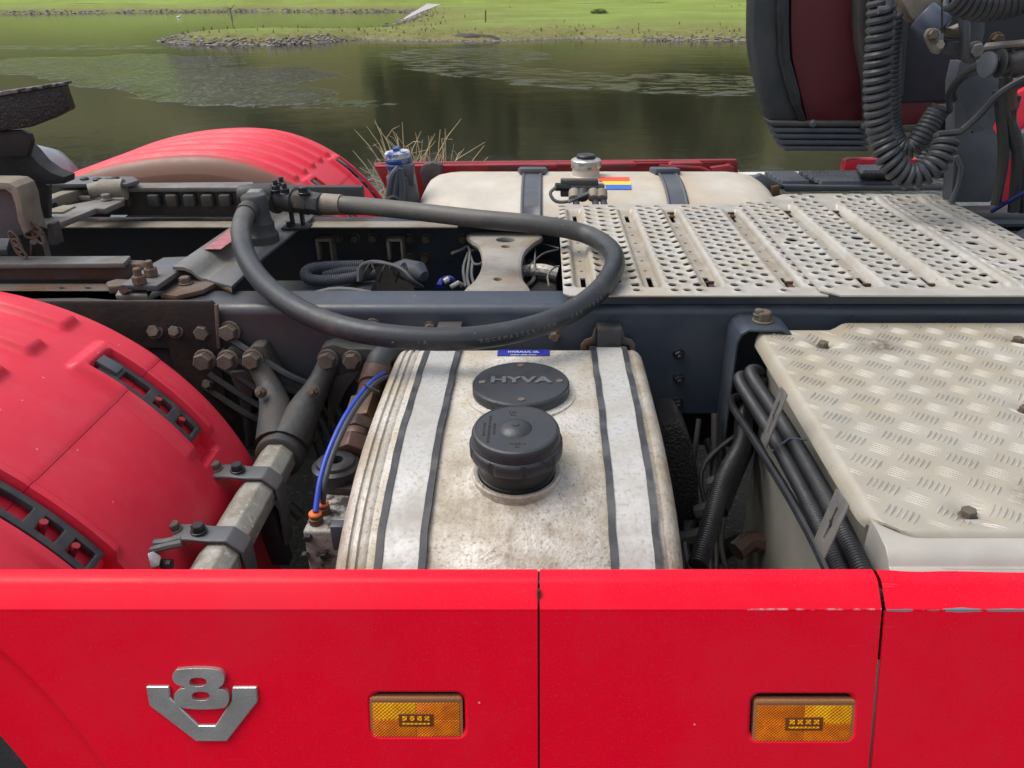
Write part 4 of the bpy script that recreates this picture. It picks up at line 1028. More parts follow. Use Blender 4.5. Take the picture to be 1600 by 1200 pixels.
# ---- crossmember between the rails
zc = .962
cm = [(736, 364), (790, 363), (842, 366), (828, 378), (814, 392), (809, 412), (811, 434), (818, 456), (734, 456), (748, 436), (758, 416), (759, 397), (752, 380), (742, 374)]
b = MB(); pts = [at(a, c, z=zc) for a, c in cm]; q = cat_(pts, 4, True)
b.prism(q, (0, 0, -.02), [[at(a, c, z=zc) for a, c in circ(15, 16, 790, 374.5, 4)], [at(a, c, z=zc) for a, c in circ(7, 12, 790, 385, 2.2)], [at(a, c, z=zc) for a, c in circ(7, 12, 778, 436, 2.6)]])
xm = part('crossmember', b, CASTW, truck, bevel=.004, segs=2)
b = MB()
for side in (0, 1):
    ln = [q[i] for i in range(len(q))]
for i in range(len(q)): pass
b.tube([v+Vector((0, 0, -.012)) for v in q], .012, 8, closed=True); part('crossmember_edge', b, CASTW, xm)
b = MB(); b.box((-.02, 1.95, .80), (.12, .7, .16)); part('crossmember_web', b, DARK, xm, bevel=.02)
# floor of the chassis well: gearbox and prop shaft
b = MB(); b.tube([(-2.6, 1.95, .62), (-.2, 1.95, .66), (.4, 1.95, .66)], .06, 20); part('propeller_shaft', b, DARK, truck)
b = MB(); b.lathe([(.05, 0), (.17, .03), (.2, .1), (.22, .4), (.24, .75), (.2, .8)], 24, orient((.15, 1.95, .66), (1, 0, 0))); part('gearbox', b, DARK, truck)
b = MB(); b.tube([(-1.13, .8, .52), (-1.13, 1.5, .52), (-1.13, 1.75, .52), (-1.13, 1.95, .52), (-1.13, 2.15, .52), (-1.13, 3.1, .52)], .1, 16, rf=lambda i: (.1, .1, .2, .26, .2, .1)[i]); part('rear_axle', b, DARK, truck)
# things in the well left of the crossmember
b = MB(); p0 = at(500, 402, y=2.30); b.box((-.55, 2.305, .80), (.28, .02, .12)); part('backing_plate', b, TANSTEEL, truck, bevel=.003)
for px in (508, 618):
    a = at(px, 372, y=2.26); b = MB(); b.box(a+Vector((0, 0, 0)), (.045, .05, .008)); b.box(a+Vector((-.02, 0, -.03)), (.008, .05, .06)); b.box(a+Vector((.02, 0, -.045)), (.006, .05, .09)); part('hanger_bracket', b, TANSTEEL, far_rail, bevel=.001)
for (px, py) in ((528, 372), (555, 372), (583, 372), (640, 373), (665, 373), (640, 403), (664, 403), (724, 373)): bolt(far_rail, at(px, py, y=2.318), (0, -1, 0), .026, BOLTM)
# corrugated conduit loop and connector bundle
def corr(name, pts, r, parent, m=BPLAST, pitch=.0055, seg=12):
    c = resample(cat_(pts, 12), pitch/3); b = MB(); b.tube(c, r, seg, rf=lambda i: r*(1.0, 1.0, .84)[i % 3]); return part(name, b, m, parent, recalc=False, ang=80)
zz = .90
corr('corrugated_conduit', [at(585, 428, z=zz), at(530, 437, z=zz), at(490, 438, z=zz), at(478, 430, z=zz+.01), at(484, 421, z=zz+.02), at(510, 417, z=zz+.02), at(570, 415, z=zz+.02)], .0165, truck, GPLAST)
corr('corrugated_conduit', [at(575, 424, z=zz+.01), at(540, 424, z=zz+.01), at(505, 430, z=zz)], .014, truck, GPLAST)
b = MB(); b.tube([at(615, 421, z=.925), at(632, 421, z=.925), at(655, 426, z=.925), at(663, 432, z=.92)], .03, 16, rf=lambda i: (.018, .03, .03, .015)[i]); part('cable_connector', b, GPLAST, truck)
for k in range(9):
    b = MB(); r_ = random.Random(k); s = k*3.2
    b.tube(cat_([at(560+s*.3, 440-k*.6, z=.90), at(562+s, 418-k*.5, z=.935), at(580+s, 409+k*.4, z=.95), at(608+s*.8, 413+k, z=.945), at(632+s*.5, 432+k*.7, z=.92), at(650+s*.4, 448, z=.89)], 6), .0048, 7); part('cable', b, WIRE, truck)
for k in range(3):
    b = MB(); x = 566+k*26; b.tube(cat_([at(x, 441, z=.9), at(x+5, 424, z=.935), at(x+13, 411, z=.952), at(x+18, 420, z=.94)], 5), .003, 6); part('cable_tie', b, DARK, truck)
b = MB(); b.box(at(500, 455, z=.86), (.3, .1, .03)); part('valve_tray', b, PLATE, truck, bevel=.004)
# tangled leads beside the crossmember
for k, ps in enumerate([[(706, 396), (722, 390), (730, 385), (734, 396), (730, 430), (734, 450)], [(733, 393), (748, 391), (757, 400), (752, 412), (740, 412), (735, 400)], [(731, 395), (724, 420), (728, 448)], [(738, 412), (737, 430), (742, 448)],
                        [(812, 415), (822, 395), (834, 380), (852, 382), (874, 388)], [(818, 426), (835, 408), (850, 396), (872, 390)], [(836, 382), (836, 400), (834, 425)], [(858, 448), (856, 430), (866, 418), (874, 416)]]):
    b = MB(); b.tube(cat_([at(a, c, z=.93-.004*(k % 3)) for a, c in ps], 6), .0042 if k < 4 else .0028, 6); part('cable', b, WIRE if k < 4 else STEEL, truck)
b = MB(); b.tube(cat_([at(686, 448, z=.9), at(692, 438, z=.91), at(703, 436, z=.92), at(712, 444, z=.9)], 5), .009, 8); part('hose_coupling', b, NAVY, truck)
b = MB(); b.tube([at(694, 440, z=.93), at(701, 436, z=.935)], .008, 8); part('cable_plug', b, ALUS, truck)
b = MB(); b.tube([at(704, 449, z=.91), at(716, 442, z=.92), at(722, 446, z=.91)], .007, 8); part('cable_plug', b, ALUS, truck)
b = MB(); b.tube(cat_([at(820, 424, z=.9), at(845, 422, z=.91), at(870, 428, z=.9)], 4), .018, 10); part('pale_pipe', b, ALU, truck)
for k in range(6):
    b = MB(); b.tube(cat_([(-1.5, 1.75+.05*k, .8), (-.95-.02*k, 1.72+.045*k, .86), (-.6, 1.8+.03*k, .8), (-.2, 2.1, .78-.01*k)], 8), .009, 7); part('brake_hose', b, DARK, truck)

# ---- rotary fitting at the rear of the loop hose
tp = at(408, 374, z=1.025)
b = MB(); M = Matrix.Translation((tp.x, tp.y, 1.02)); b.lathe([(.047, 0), (.047, .02), (.043, .024), (.04, .03), (.04, .05), (.036, .054), (.033, .08), (.033, .118), (.028, .124)], 28, M); sw = part('swivel_post', b, CAST, truck, ang=40)
hd = Vector((tp.x, tp.y, 1.125))
b = MB(); b.tube([at(374, 304, z=1.12), at(392, 304, z=1.12), at(428, 303, z=1.12)], .03, 18, rf=lambda i: (.024, .028, .03)[i]); part('swivel_head', b, CAST, sw, bevel=.004)
b = MB(); b.lathe([(.032, -.02), (.032, .012)], 6, orient(at(400, 314, z=1.118), at(382, 338, z=1.108)-at(402, 316, z=1.115))); part('hex_nut', b, STEEL, sw, bevel=.003)
e0, e1 = at(415, 306, z=1.11), at(492, 318, z=1.10)
b = MB(); dr = (e1-e0); b.tube([e0, e0+dr*.18, e0+dr*.2, e0+dr*.27, e0+dr*.28, e0+dr*.6, e0+dr*.62, e0+dr*.95], .035, 20, rf=lambda i: (.034, .034, .043, .043, .035, .033, .028, .028)[i]); part('outlet_pipe', b, CAST, sw, ang=40)
for k, (f0, rr) in enumerate(((.68, .034), (.9, .031))):
    b = MB(); b.lathe([(rr, 0), (rr, .035)], 6, orient(e0+dr*f0, dr, .3)); part('hex_nut', b, CAST, sw, bevel=.002)
for (px, py) in ((430, 286), (439, 281), (444, 291)): bolt(sw, at(px, py, z=1.155)+Vector((0, 0, -.02)), (0, 0, 1), .022, BPLAST, stud=True)
bolt(sw, at(475, 302, z=1.13), (0, 0, 1), .026, BPLAST)
b = MB()
for px in (458, 474):
    a = at(px, 352, z=1.025); b.box(a+Vector((0, 0, .045)), (.008, .02, .09))
b.box(at(464, 354, z=1.025), (.075, .05, .006)); part('pipe_stand', b, DARK, sw, bevel=.001)
bolt(sw, at(452, 352, z=1.03), (0, 0, 1), .016, BPLAST)

def hs_(name, pts, z, t, m, parent, bevel=.0015, holes=(), label=None, dz=None):
    """horizontal plate: outline given on the photo at height z, real thickness t"""
    q = [at(a, c, z=z+(dz[i] if dz else 0)) for i, (a, c) in enumerate(pts)]
    b = MB(); b.prism(q, (0, 0, -t), [[at(a, c, z=z) for a, c in h] for h in holes]); return part(name, b, m, parent, bevel=bevel, label=label)
def vs(name, pts, y, t, m, parent, bevel=.002, holes=(), label=None):
    """upright plate in XZ at depth y, thickness t away from the viewer"""
    b = MB(); b.prism([at(a, c, y=y) for a, c in pts], (0, t, 0), [[at(a, c, y=y) for a, c in h] for h in holes]); return part(name, b, m, parent, bevel=bevel, label=label)
# ---- cross plate carrying the swivel
sw = bpy.data.objects['swivel_post']
cp = hs_('cross_plate', [(322, 436), (366, 395), (398, 372), (440, 340), (462, 318), (486, 318), (490, 338), (412, 400), (362, 447)], 1.02, .008, PLATE, truck, dz=[0, 0, 0, 0, 0, 0, 0, 0, 0])
b = MB()   # folded upstand: lower S-bend in front of it
A1 = [at(462, 330, z=1.02), at(330, 436, z=1.02)]; B1 = [at(448, 318, z=1.055), at(296, 414, z=1.055)]
prof = [(0, 1.02), (.012, 1.022), (.02, 1.03), (.028, 1.042), (.04, 1.05), (.06, 1.052)]
for k in range(2): pass
n_ = (B1[1]-A1[1]); n_.z = 0; n_.normalize(); vs_ = []
for base in (at(462, 330, z=1.02), at(326, 436, z=1.02)):
    for d, z in prof: vs_.append(Vector((base.x, base.y, z))+n_*d*1.25)
m_ = len(prof); b.add(vs_, [(i, i+1, m_+i+1, m_+i) for i in range(m_-1)]); n0 = len(b.v); b.add([v-Vector((0, 0, .008)) for v in vs_], [(m_+i, m_+i+1, i+1, i) for i in range(m_-1)])
b.f += [(i, i+1, n0+i+1, n0+i) for i in range(m_-1)]+[(m_+i, n0+m_+i, n0+m_+i+1, m_+i+1) for i in range(m_-1)]+[(m_-1, 2*m_-1, n0+2*m_-1, n0+m_-1)]
part('folded_flange', b, STEEL, cp, ang=60)
hs_('red_label', [(319, 389), (359, 358), (362, 377), (345, 389)], 1.0545, .0015, PINK, cp, bevel=0)
e = hs_('end_plate', [(249, 459), (281, 437), (300, 433), (335, 434), (343, 436), (362, 446), (362, 452), (338, 441), (318, 452), (275, 462)], 1.015, .012, RUST, cp, bevel=.003)
bolt(e, at(290, 443, z=1.016), (0, 0, 1), .024, RUST)
hs_('packing_plate', [(236, 467), (255, 460), (300, 459), (318, 452), (330, 452), (312, 462), (276, 473)], 1.0, .01, TANSTEEL, cp, bevel=.003)
# two-bolt clamp plate
k = hs_('clamp_plate', [(188, 445), (240, 410), (255, 402), (305, 400), (305, 405), (245, 446)], 1.04, .012, PLATE, cp, bevel=.002)
for (px, py) in ((219, 443), (237, 431)): bolt(k, at(px, py, z=1.041), (0, 0, 1), .028, RUST, stud=True, washer=False)
# rails of the coupling sub-frame
sf = hs_('sliding_rail', [(-260, 401), (97, 400), (204, 399.5), (193, 411), (-260, 414)], 1.05, .012, STEEL, truck, bevel=.002, label='flat coupling rail, rusty on the left and bare on the right')
b = MB(); pr = [(-.0, 1.037), (-.02, 1.03), (-.028, 1.005), (-.03, .98)]
a0, a1 = at(-260, 410, z=1.05), at(198, 407, z=1.05); b.prism([(a0.x, a0.y+.03, 1.037), (a1.x+.02, a0.y+.03, 1.037), (a1.x+.035, a0.y+.03, 1.02), (a1.x+.02, a0.y+.03, .995), (a0.x, a0.y+.03, .995)], (0, .03, 0)); part('rail_web', b, RUST, sf, bevel=.005)
hs_('rail_flange', [(-260, 443), (187, 443), (240, 453), (232, 466), (205, 471), (133, 466), (-260, 470)], 1.0, .012, RUST, sf, bevel=.002, holes=[[(a, c) for a, c in circ(6, 12, 98, 449.5, 1.6)], [(a, c) for a, c in circ(6, 12, 138, 449.5, 1.6)]])
hs_('rail_flange', [(185, 452), (230, 452), (230, 461), (180, 461)], 1.02, .012, STEEL, sf, bevel=.002)
hs_('rail_lug', [(165, 440), (182, 435), (205, 436), (196, 446), (168, 447)], 1.02, .02, RUST, sf, bevel=.004)
b = MB(); b.cyl(at(193, 458, z=.98), at(193, 452, z=1.04), .009, 10); part('rail_pin', b, BROWNF, sf)
# far toothed rail
tr_ = hs_('toothed_rail', [(128, 291), (205, 285.5), (395, 284), (398, 289), (390, 292.5), (210, 293), (128, 296)], 1.10, .014, STEEL, truck, bevel=.003)
y_ = at(300, 292.5, z=1.10).y
b = MB(); b.box((at(260, 305, y=y_).x, y_+.03, 1.055), (1.15, .03, .085)); part('rail_web', b, CAST, tr_, bevel=.004)
for px in (150, 190, 237, 265, 293, 321, 349, 378):
    a = at(px, 303, y=y_-.01); b = MB(); b.box((a.x, y_+.005, 1.062), (.033, .04, .036)); part('rail_tooth', b, CAST, tr_, bevel=.006, segs=2)
b = MB(); b.box((-1.0, 2.21, 1.004), (1.5, .06, .006)); part('rail_base', b, TANSTEEL, tr_, bevel=.003)
b = MB(); b.box((-1.3, 1.62, .985), (1.55, .08, .02)); part('rail_base', b, RUST, sf, bevel=.003)
# ---- fifth wheel
fw = vs('fifth_wheel', [(-260, 186), (0, 146), (95, 131), (97, 141), (108, 172), (80, 186), (46, 199), (0, 206), (-260, 240)], 1.86, .035, GREASE, truck, bevel=.006, label='greasy tilted fifth wheel coupling plate')
vs('wear_edge', [(-260, 182), (0, 143), (95, 129), (96, 134), (0, 150), (-260, 189)], 1.855, .045, mat('worn_edge', (.16, .165, .17), .4, dirt=(.02, .02, .02), dscale=60, dlo=.45, dhi=.55, bump=.003, bscale=120), fw)
vs('coupling_rib', [(-260, 225), (0, 205), (30, 203), (44, 210), (48, 222), (42, 244), (20, 245), (-260, 260)], 1.88, .02, DARK, fw, bevel=.002)
pd = vs('pedestal', [(-200, 232), (10, 228), (28, 222), (45, 238), (60, 256), (80, 270), (100, 277), (100, 287), (80, 288), (70, 288), (50, 280), (34, 266), (18, 246), (8, 232), (-200, 300)], 1.93, .05, DARK, fw, bevel=.003)
vs('pedestal_web', [(-200, 230), (5, 228), (30, 250), (52, 278), (75, 290), (75, 345), (-200, 345)], 2.0, .02, DARK, fw, bevel=.002)
hs_('pedestal_foot', [(66, 287), (100, 275), (208, 275.5), (217, 281), (197, 287)], 1.12, .012, PLATE, fw, bevel=.003)
for (px, py) in ((132, 280), (152, 281), (168, 282), (180, 279)):
    b = MB(); b.lathe([(.012, 0), (.012, .003), (.008, .006)], 12, Matrix.Translation(at(px, py, z=1.121))); part('rivet', b, DARK, fw)
vs('rim_plate', [(-260, 283), (0, 285), (14, 286), (25, 293), (32, 310), (36, 335), (44, 362), (36, 364), (28, 345), (24, 322), (18, 303), (8, 296), (-260, 296)], 1.72, .07, TANSTEEL, fw, bevel=.003)
vs('guide_plate', [(-260, 294), (8, 295), (20, 304), (28, 335), (38, 366), (10, 372), (-260, 372)], 1.76, .015, PLATE, fw, bevel=.002)
hs_('guide_foot', [(-260, 368), (15, 372), (10, 390), (-260, 396)], 1.02, .02, PLATE, fw)
# latch bars, cylinder and springs
lb = hs_('latch_bar', [(57, 344), (75, 330), (96, 322), (140, 314), (160, 309), (193, 309), (193, 313), (163, 326), (150, 325), (81, 353), (74, 350)], 1.08, .016, STEEL, truck, bevel=.0025)
hs_('latch_bar', [(118, 303), (150, 303), (194, 308), (193, 311), (165, 310), (120, 306)], 1.085, .012, STEEL, lb)
hs_('latch_bar', [(35, 321), (60, 310), (95, 298), (120, 288), (148, 287), (150, 290), (125, 296), (100, 303), (65, 317), (38, 332)], 1.10, .03, TANSTEEL, lb, bevel=.003)
hs_('latch_arm', [(72, 328), (100, 320), (118, 321), (98, 331), (80, 331)], 1.085, .008, TANSTEEL, lb)
bolt(lb, at(167, 312, z=1.082), (0, 0, 1), .024, STEEL)
b = MB(); b.tube([at(138, 299, z=1.10), at(158, 297, z=1.10), at(159, 297, z=1.10), at(195, 296, z=1.10)], .03, 18, rf=lambda i: (.02, .026, .03, .03)[i]); part('latch_cylinder', b, TANSTEEL, lb, ang=40)
b = MB(); b.lathe([(.024, 0), (.03, .004), (.03, .022), (.024, .026), (.012, .026), (.012, .01)], 20, Matrix.Translation(at(200, 297, z=1.085))); part('cylinder_eye', b, TANSTEEL, lb)
b = MB()
hel = [at(66+i*.1, 330-i*.03, z=1.08)+Vector((0, math.cos(i*.8)*.014, math.sin(i*.8)*.014)) for i in range(200)]; b.tube(hel, .0022, 5); part('return_spring', b, DARK, lb)
vs('latch_post', [(73, 350), (82, 350), (88, 374), (90, 383), (75, 383)], 1.78, .03, CAST, lb)
b = MB(); b.tube([at(62, 350, z=1.07), at(66, 362, z=1.05), at(76, 402, z=.98)], .007, 8); part('release_rod', b, TANSTEEL, lb)
b = MB(); b.tube([at(52, 378, z=1.04), at(52, 402, z=.98)], .008, 8); part('release_rod', b, RUST, lb)
def link(c, ax, l, w_, r, parent, m):
    ax = Vector(ax).normalized(); sd_ = ax.cross(Vector((0, 1, .3))).normalized(); pts = []
    for k in range(16):
        a = 2*math.pi*k/16; pts.append(Vector(c)+ax*(math.cos(a)*l/2)+sd_*(math.sin(a)*w_/2))
    b = MB(); b.tube(pts, r, 6, closed=True); part('chain_link', b, m, parent)
for (px, py, ax) in ((46, 351, (1, 0, -.3)), (55, 358, (1, 0, -.8)), (50, 366, (1, 0, .2)), (60, 371, (.5, 0, -1)), (22, 372, (.3, 0, -1)), (27, 384, (.2, 0, -1)), (32, 394, (.6, 0, -1))):
    link(at(px, py, y=1.74), ax, .034, .018, .003, lb, RUST)
# pale air tank behind the far fender
b = MB(); M = orient(at(88, 290, y=2.75)+Vector((-.15, 0, 0)), (1, .0, 0)); b.lathe([(.12, -.3), (.14, -.2), (.14, .1), (.125, .16), (.08, .205), (.005, .225)], 28, M); at_ = part('air_tank', b, mat('air_tank_paint', (.26, .28, .3), .35, metal=.3), truck)
b = MB(); b.lathe([(.143, 0), (.143, .01)], 28, M @ Matrix.Translation((0, 0, .03)), caps=False); part('tank_band', b, CHROME, at_, recalc=False)

# ---- octagonal outrigger bar with its bracket
BX, BZ, BR = -.55, .755, .037
b = MB(); b.lathe([(BR, 0), (BR, .70)], 8, Matrix.Translation((BX, .79, BZ)) @ Matrix.Rotation(R(-90), 4, 'X') @ Matrix.Rotation(R(22.5), 4, 'Z')); bar = part('outrigger_bar', b, BAR, truck, bevel=.003)
b = MB(); b.lathe([(BR+.006, 0), (BR+.012, .003), (BR+.012, .11), (BR+.008, .14), (BR-.01, .17)], 20, Matrix.Translation((BX+.0, 1.34, BZ)) @ Matrix.Rotation(R(-90), 4, 'X')); br = part('cast_bracket', b, CAST, truck, bevel=.002, ang=50)
# arms to the rail
def lobe_plate(pts, y, t, m=CAST): return vs('bracket_arm', pts, y, t, m, br, bevel=.008)
lobe_plate([(385, 548), (395, 540), (412, 541), (420, 560), (440, 590), (470, 615), (470, 640), (430, 620), (405, 600), (392, 580), (385, 560)], 1.535, .04)
lobe_plate([(497, 560), (502, 543), (520, 538), (545, 545), (575, 545), (605, 550), (608, 575), (600, 620), (560, 600), (530, 585), (512, 610), (500, 640), (480, 660), (475, 620), (492, 590)], 1.535, .04)
lobe_plate([(345, 555), (362, 540), (385, 545), (390, 560), (398, 575), (372, 582), (350, 575)], 1.55, .024)
for sx_, xe, ze in ((-1, at(402, 575, y=1.53).x, .875), (1, at(512, 572, y=1.53).x, .875)):
    b = MB(); b.tube(cat_([(BX+sx_*.012, 1.38, BZ+.015), (BX+sx_*.03, 1.45, BZ+.05), ((BX+xe)/2+sx_*.01, 1.50, .83), (xe, 1.54, ze)], 5), .04, 14, rf=lambda i: .044-.0016*min(i, 12)); part('bracket_arm', b, CAST, br)
# tapering support horns
vs('support_horn', [(357, 582), (398, 578), (396, 600), (392, 650), (396, 700), (384, 700), (380, 660), (372, 620)], 1.54, .03, CAST, br, bevel=.004)
vs('support_horn', [(512, 590), (562, 582), (540, 612), (524, 650), (520, 690), (512, 690)], 1.53, .03, CAST, br, bevel=.004)
for (px, py, s) in ((321, 562, .038), (357, 562, .036), (396, 561, .036), (513, 561, .036), (551, 562, .034), (592, 560, .034), (360, 517, .036), (319, 518, .032)):
    bolt(br, at(px, py, y=1.53 if py > 540 else 1.57), (0, -1, .15), s, BOLTM)
for (px, py, s) in ((408, 613, .02), (490, 612, .022), (462, 655, .024), (484, 680, .026), (325, 600, .02), (243, 518, .026), (275, 518, .024)):
    bolt(br, at(px, py, y=1.45 if px > 400 else 1.56), (.1, -1, .5), s, BOLTM, stud=px > 400 and py < 620)
vs('gusset_plate', [(-100, 470), (330, 470), (337, 478), (340, 520), (352, 620), (372, 660), (300, 660), (262, 545), (-100, 545)], 1.562, .01, mat('brown_grime_plate', (.03, .024, .02), .7, dirt=(.06, .042, .03), dscale=9, bump=.002, bscale=50), near_rail, bevel=.004)
b = MB(); b.prism([at(334, 476, y=1.558), at(340, 476, y=1.558), at(344, 545, y=1.558), at(338, 545, y=1.558)], (0, .008, 0)); part('weld_rib', b, RUST, near_rail, bevel=.002)
# clamps round the bar
def clamp(yc, px_far, px_mid):
    w_ = .042; oct_ = [(BX+(BR+.004)*math.cos(R(a)), BZ+(BR+.004)*math.sin(R(a))) for a in (-22.5, 22.5, 67.5, 112.5)]
    o2 = [(BX+(BR+.0105)*math.cos(R(a)), BZ+(BR+.0105)*math.sin(R(a))) for a in (-22.5, 22.5, 67.5, 112.5)]
    lower = [(oct_[0][0]-.004, BZ-.12)]
    zt_ = o2[-1][1]+.004; inner = lower+oct_+[(BX-.045, zt_-.007), (BX-.10, zt_-.007)]; outer = [(lower[0][0]+.007, lower[0][1])]+o2+[(BX-.046, zt_), (BX-.10, zt_)]
    b = MB(); b.prism([(x, yc-w_/2, z) for x, z in inner+outer[::-1]], (0, w_, 0)); c = part('bar_clamp', b, PLATE, truck, bevel=.0025)
    bolt(c, (BX-.034, yc, zt_), (0, 0, 1), .021, ZINC if px_mid else BPLAST); bolt(c, (BX-.078, yc+.004, zt_), (0, 0, 1), .021, BOLTM)
    return c
yy1 = at(372, 742, z=BZ+BR).y; yy2 = at(318, 838, z=BZ+BR).y
c1 = clamp(yy1, 0, 0); c2 = clamp(yy2, 0, 0)
# blades hanging down behind the bar
vs('support_blade', [(402, 800), (414, 790), (428, 810), (452, 884), (425, 884), (408, 840)], 1.2, .03, SKIRT, bar, bevel=.003)
# cable with a silver gland on the lower clamp
b = MB(); b.tube(cat_([at(283, 842, z=.82), at(258, 848, z=.82), at(232, 850, z=.815), at(214, 852, z=.80)], 5), .0075, 8); part('sensor_cable', b, WIRE, c2)
b = MB(); b.tube(cat_([at(283, 849, z=.82), at(255, 855, z=.82), at(228, 862, z=.815)], 5), .0065, 8); part('sensor_cable', b, WIRE, c2)
b = MB(); b.tube(cat_([at(212, 842, z=.83), at(210, 858, z=.81), at(216, 872, z=.8), at(236, 882, z=.79)], 6), .008, 8); part('cable_gland', b, CHROME, c2)
for (px, py) in ((222, 872), (236, 878)):
    b = MB(); b.lathe([(.015, 0), (.015, .016)], 6, orient(at(px, py, z=.80), (.4, -.5, .6))); part('gland_nut', b, CHROME, c2, bevel=.002)
b = MB(); b.tube([at(240, 882, z=.79), at(268, 882, z=.79)], .009, 8); part('sensor_plug', b, BPLAST, c2)

# ---- hydraulic valve and fittings left of the tank
vb = MB(); c0 = at(520, 800, z=.80)
a = at(476, 826, z=.80); d = at(560, 760, z=.80)
b = MB(); b.box((-.33, 1.03, .72), (.085, .28, .16)); 
yb0 = at(520, 830, z=.80).y
xl, xr = at(472, 830, z=.80).x, -.318
b = MB(); b.box(((xl+xr)/2, yb0+.17, .72), (xr-xl, .34, .16)); valve = part('valve_block', b, BLOCK, truck, bevel=.006, segs=3)
for (px, py) in ((482, 838), (508, 866), (478, 866)): bolt(valve, at(px, py, y=yb0+.001), (0, -1, 0), .014, DARK, washer=False)
b = MB(); p = at(530, 836, y=yb0-.005); b.box(p, (.022, .02, .05)); part('valve_solenoid', b, GPLAST, valve, bevel=.002)
b = MB(); p = at(527, 738, z=.82); b.lathe([(.042, -.02), (.044, 0), (.044, .016), (.036, .02), (.034, .026), (.028, .028), (.014, .028), (.012, .01), (.001, .01)], 28, Matrix.Translation(p)); part('port_flange', b, BPLAST, valve)
b = MB(); b.prism([at(x, y, z=.815) for x, y in ((512, 762), (515, 700), (575, 680), (590, 700), (560, 765))], (0, 0, -.02)); part('port_plate', b, DARK, valve, bevel=.005)
# brown hose end: stacked hexes rising to the upper right
f0, f1 = at(548, 712, z=.83), at(590, 580, z=.90)
ax = (f1-f0); L_ = ax.length
for (s0, s1, r_, m_, sg, nm) in ((0, .16, .034, BROWNF, 6, 'hex_nut'), (.16, .24, .028, BROWNF, 20, 'fitting_collar'), (.24, .36, .033, BROWNF, 6, 'hex_nut'), (.36, .62, .036, BRASS, 4, 'square_adapter'), (.62, .80, .027, BROWNF, 20, 'fitting_collar'), (.80, 1.05, .031, BROWNF, 20, 'hose_end')):
    b = MB(); b.lathe([(r_, 0), (r_, L_*(s1-s0)*.97)], sg, orient(f0+ax*s0, ax, .5)); part(nm, b, m_, valve, bevel=.003)
b = MB(); b.tube(cat_([f0+ax*.95, f1+Vector((.005, .02, .02)), f1+Vector((.02, .07, .0)), f1+Vector((.03, .1, -.06))], 6), .026, 14); part('pressure_hose', b, RUBBER, valve)
for (o_, m_, xo) in ((0, BLUE, 0), (1, RUBBER, 8)):
    pts = [at(493+xo*1.2+o_*2, 800-o_*14, z=.825), at(500+xo, 752, z=.86), at(514+xo, 705, z=.89), at(540+xo, 650, z=.92), at(572+xo, 606, z=.93), at(592+xo*.8, 588+o_*4, z=.92), at(604+o_*3, 584+o_*6, z=.9), at(614, 594, z=.87)]
    b = MB(); b.tube(cat_(pts, 8), .0052, 12); part('air_line', b, m_, valve, recalc=False, label='bright blue air line' if o_ == 0 else None)
for (px, py) in ((493, 806), (504, 790)):
    p = at(px, py, z=.815); b = MB(); b.lathe([(.012, -.022), (.012, -.004), (.0095, -.003), (.0095, .002)], 14, Matrix.Translation(p)); part('push_fitting', b, BRASS, valve)
    b = MB(); b.lathe([(.010, 0), (.0112, .001), (.0112, .004), (.0095, .006)], 16, Matrix.Translation(p+Vector((0, 0, .002)))); part('fitting_collar', b, ORANGE, valve)
b = MB(); b.tube(cat_([at(568, 600, z=.93), at(580, 606, z=.95), at(592, 612, z=.93)], 5), .002, 6); part('cable_tie', b, STRIP, valve)
b = MB(); b.tube([at(470, 808, z=.6), at(455, 792, z=.62), at(440, 786, z=.6)], .012, 8); part('brake_hose', b, DARK, truck)

# ---- gap between tank and battery box: sound mat, conduits
vs('damping_mat', [(1036, 665), (1062, 660), (1080, 690), (1092, 740), (1096, 884), (1040, 884)], 1.35, .12, FOAM, truck, bevel=.012)
for k, (ps, z_, r_) in enumerate((([(1108, 690), (1118, 730), (1112, 790), (1100, 880)], .62, .014), ([(1124, 690), (1132, 740), (1122, 800), (1118, 880)], .6, .012), ([(1190, 600), (1165, 640), (1160, 690), (1130, 750), (1110, 820), (1090, 884)], .8, .019), ([(1186, 640), (1172, 690), (1150, 740), (1126, 800)], .75, .016), ([(1090, 850), (1110, 870), (1150, 850), (1180, 842)], .6, .02))):
    corr('corrugated_conduit', [at(a, c, z=z_-.0004*(c-600)) for a, c in ps], r_, truck, BPLAST)
b = MB(); b.tube(cat_([at(1150, 862, z=.55), at(1172, 846, z=.56), at(1190, 850, z=.55)], 5), .022, 8); part('rusty_fitting', b, RUST, truck)

# ---- battery box
bb = MB(); prof = rrect(1.3, .74, .06, 8, .475+.65, 1.15)
bb.prism([(x, y, .945) for x, y in prof], (0, 0, -.6)); box = part('battery_box', bb, BOXALU, truck, bevel=.006, segs=3, label='aluminium battery box with a chequer plate lid')
# front step of the lid surround
b = MB(); pr = [(.86, .966), (.835, .966), (.805, .962), (.79, .952), (.785, .945), (.778, .944), (.772, .938), (.770, .88), (.86, .88)]
b.prism([(.452, y, z) for y, z in pr], (1.0, 0, 0)); part('box_front_flange', b, BOXALU, box, bevel=.002)
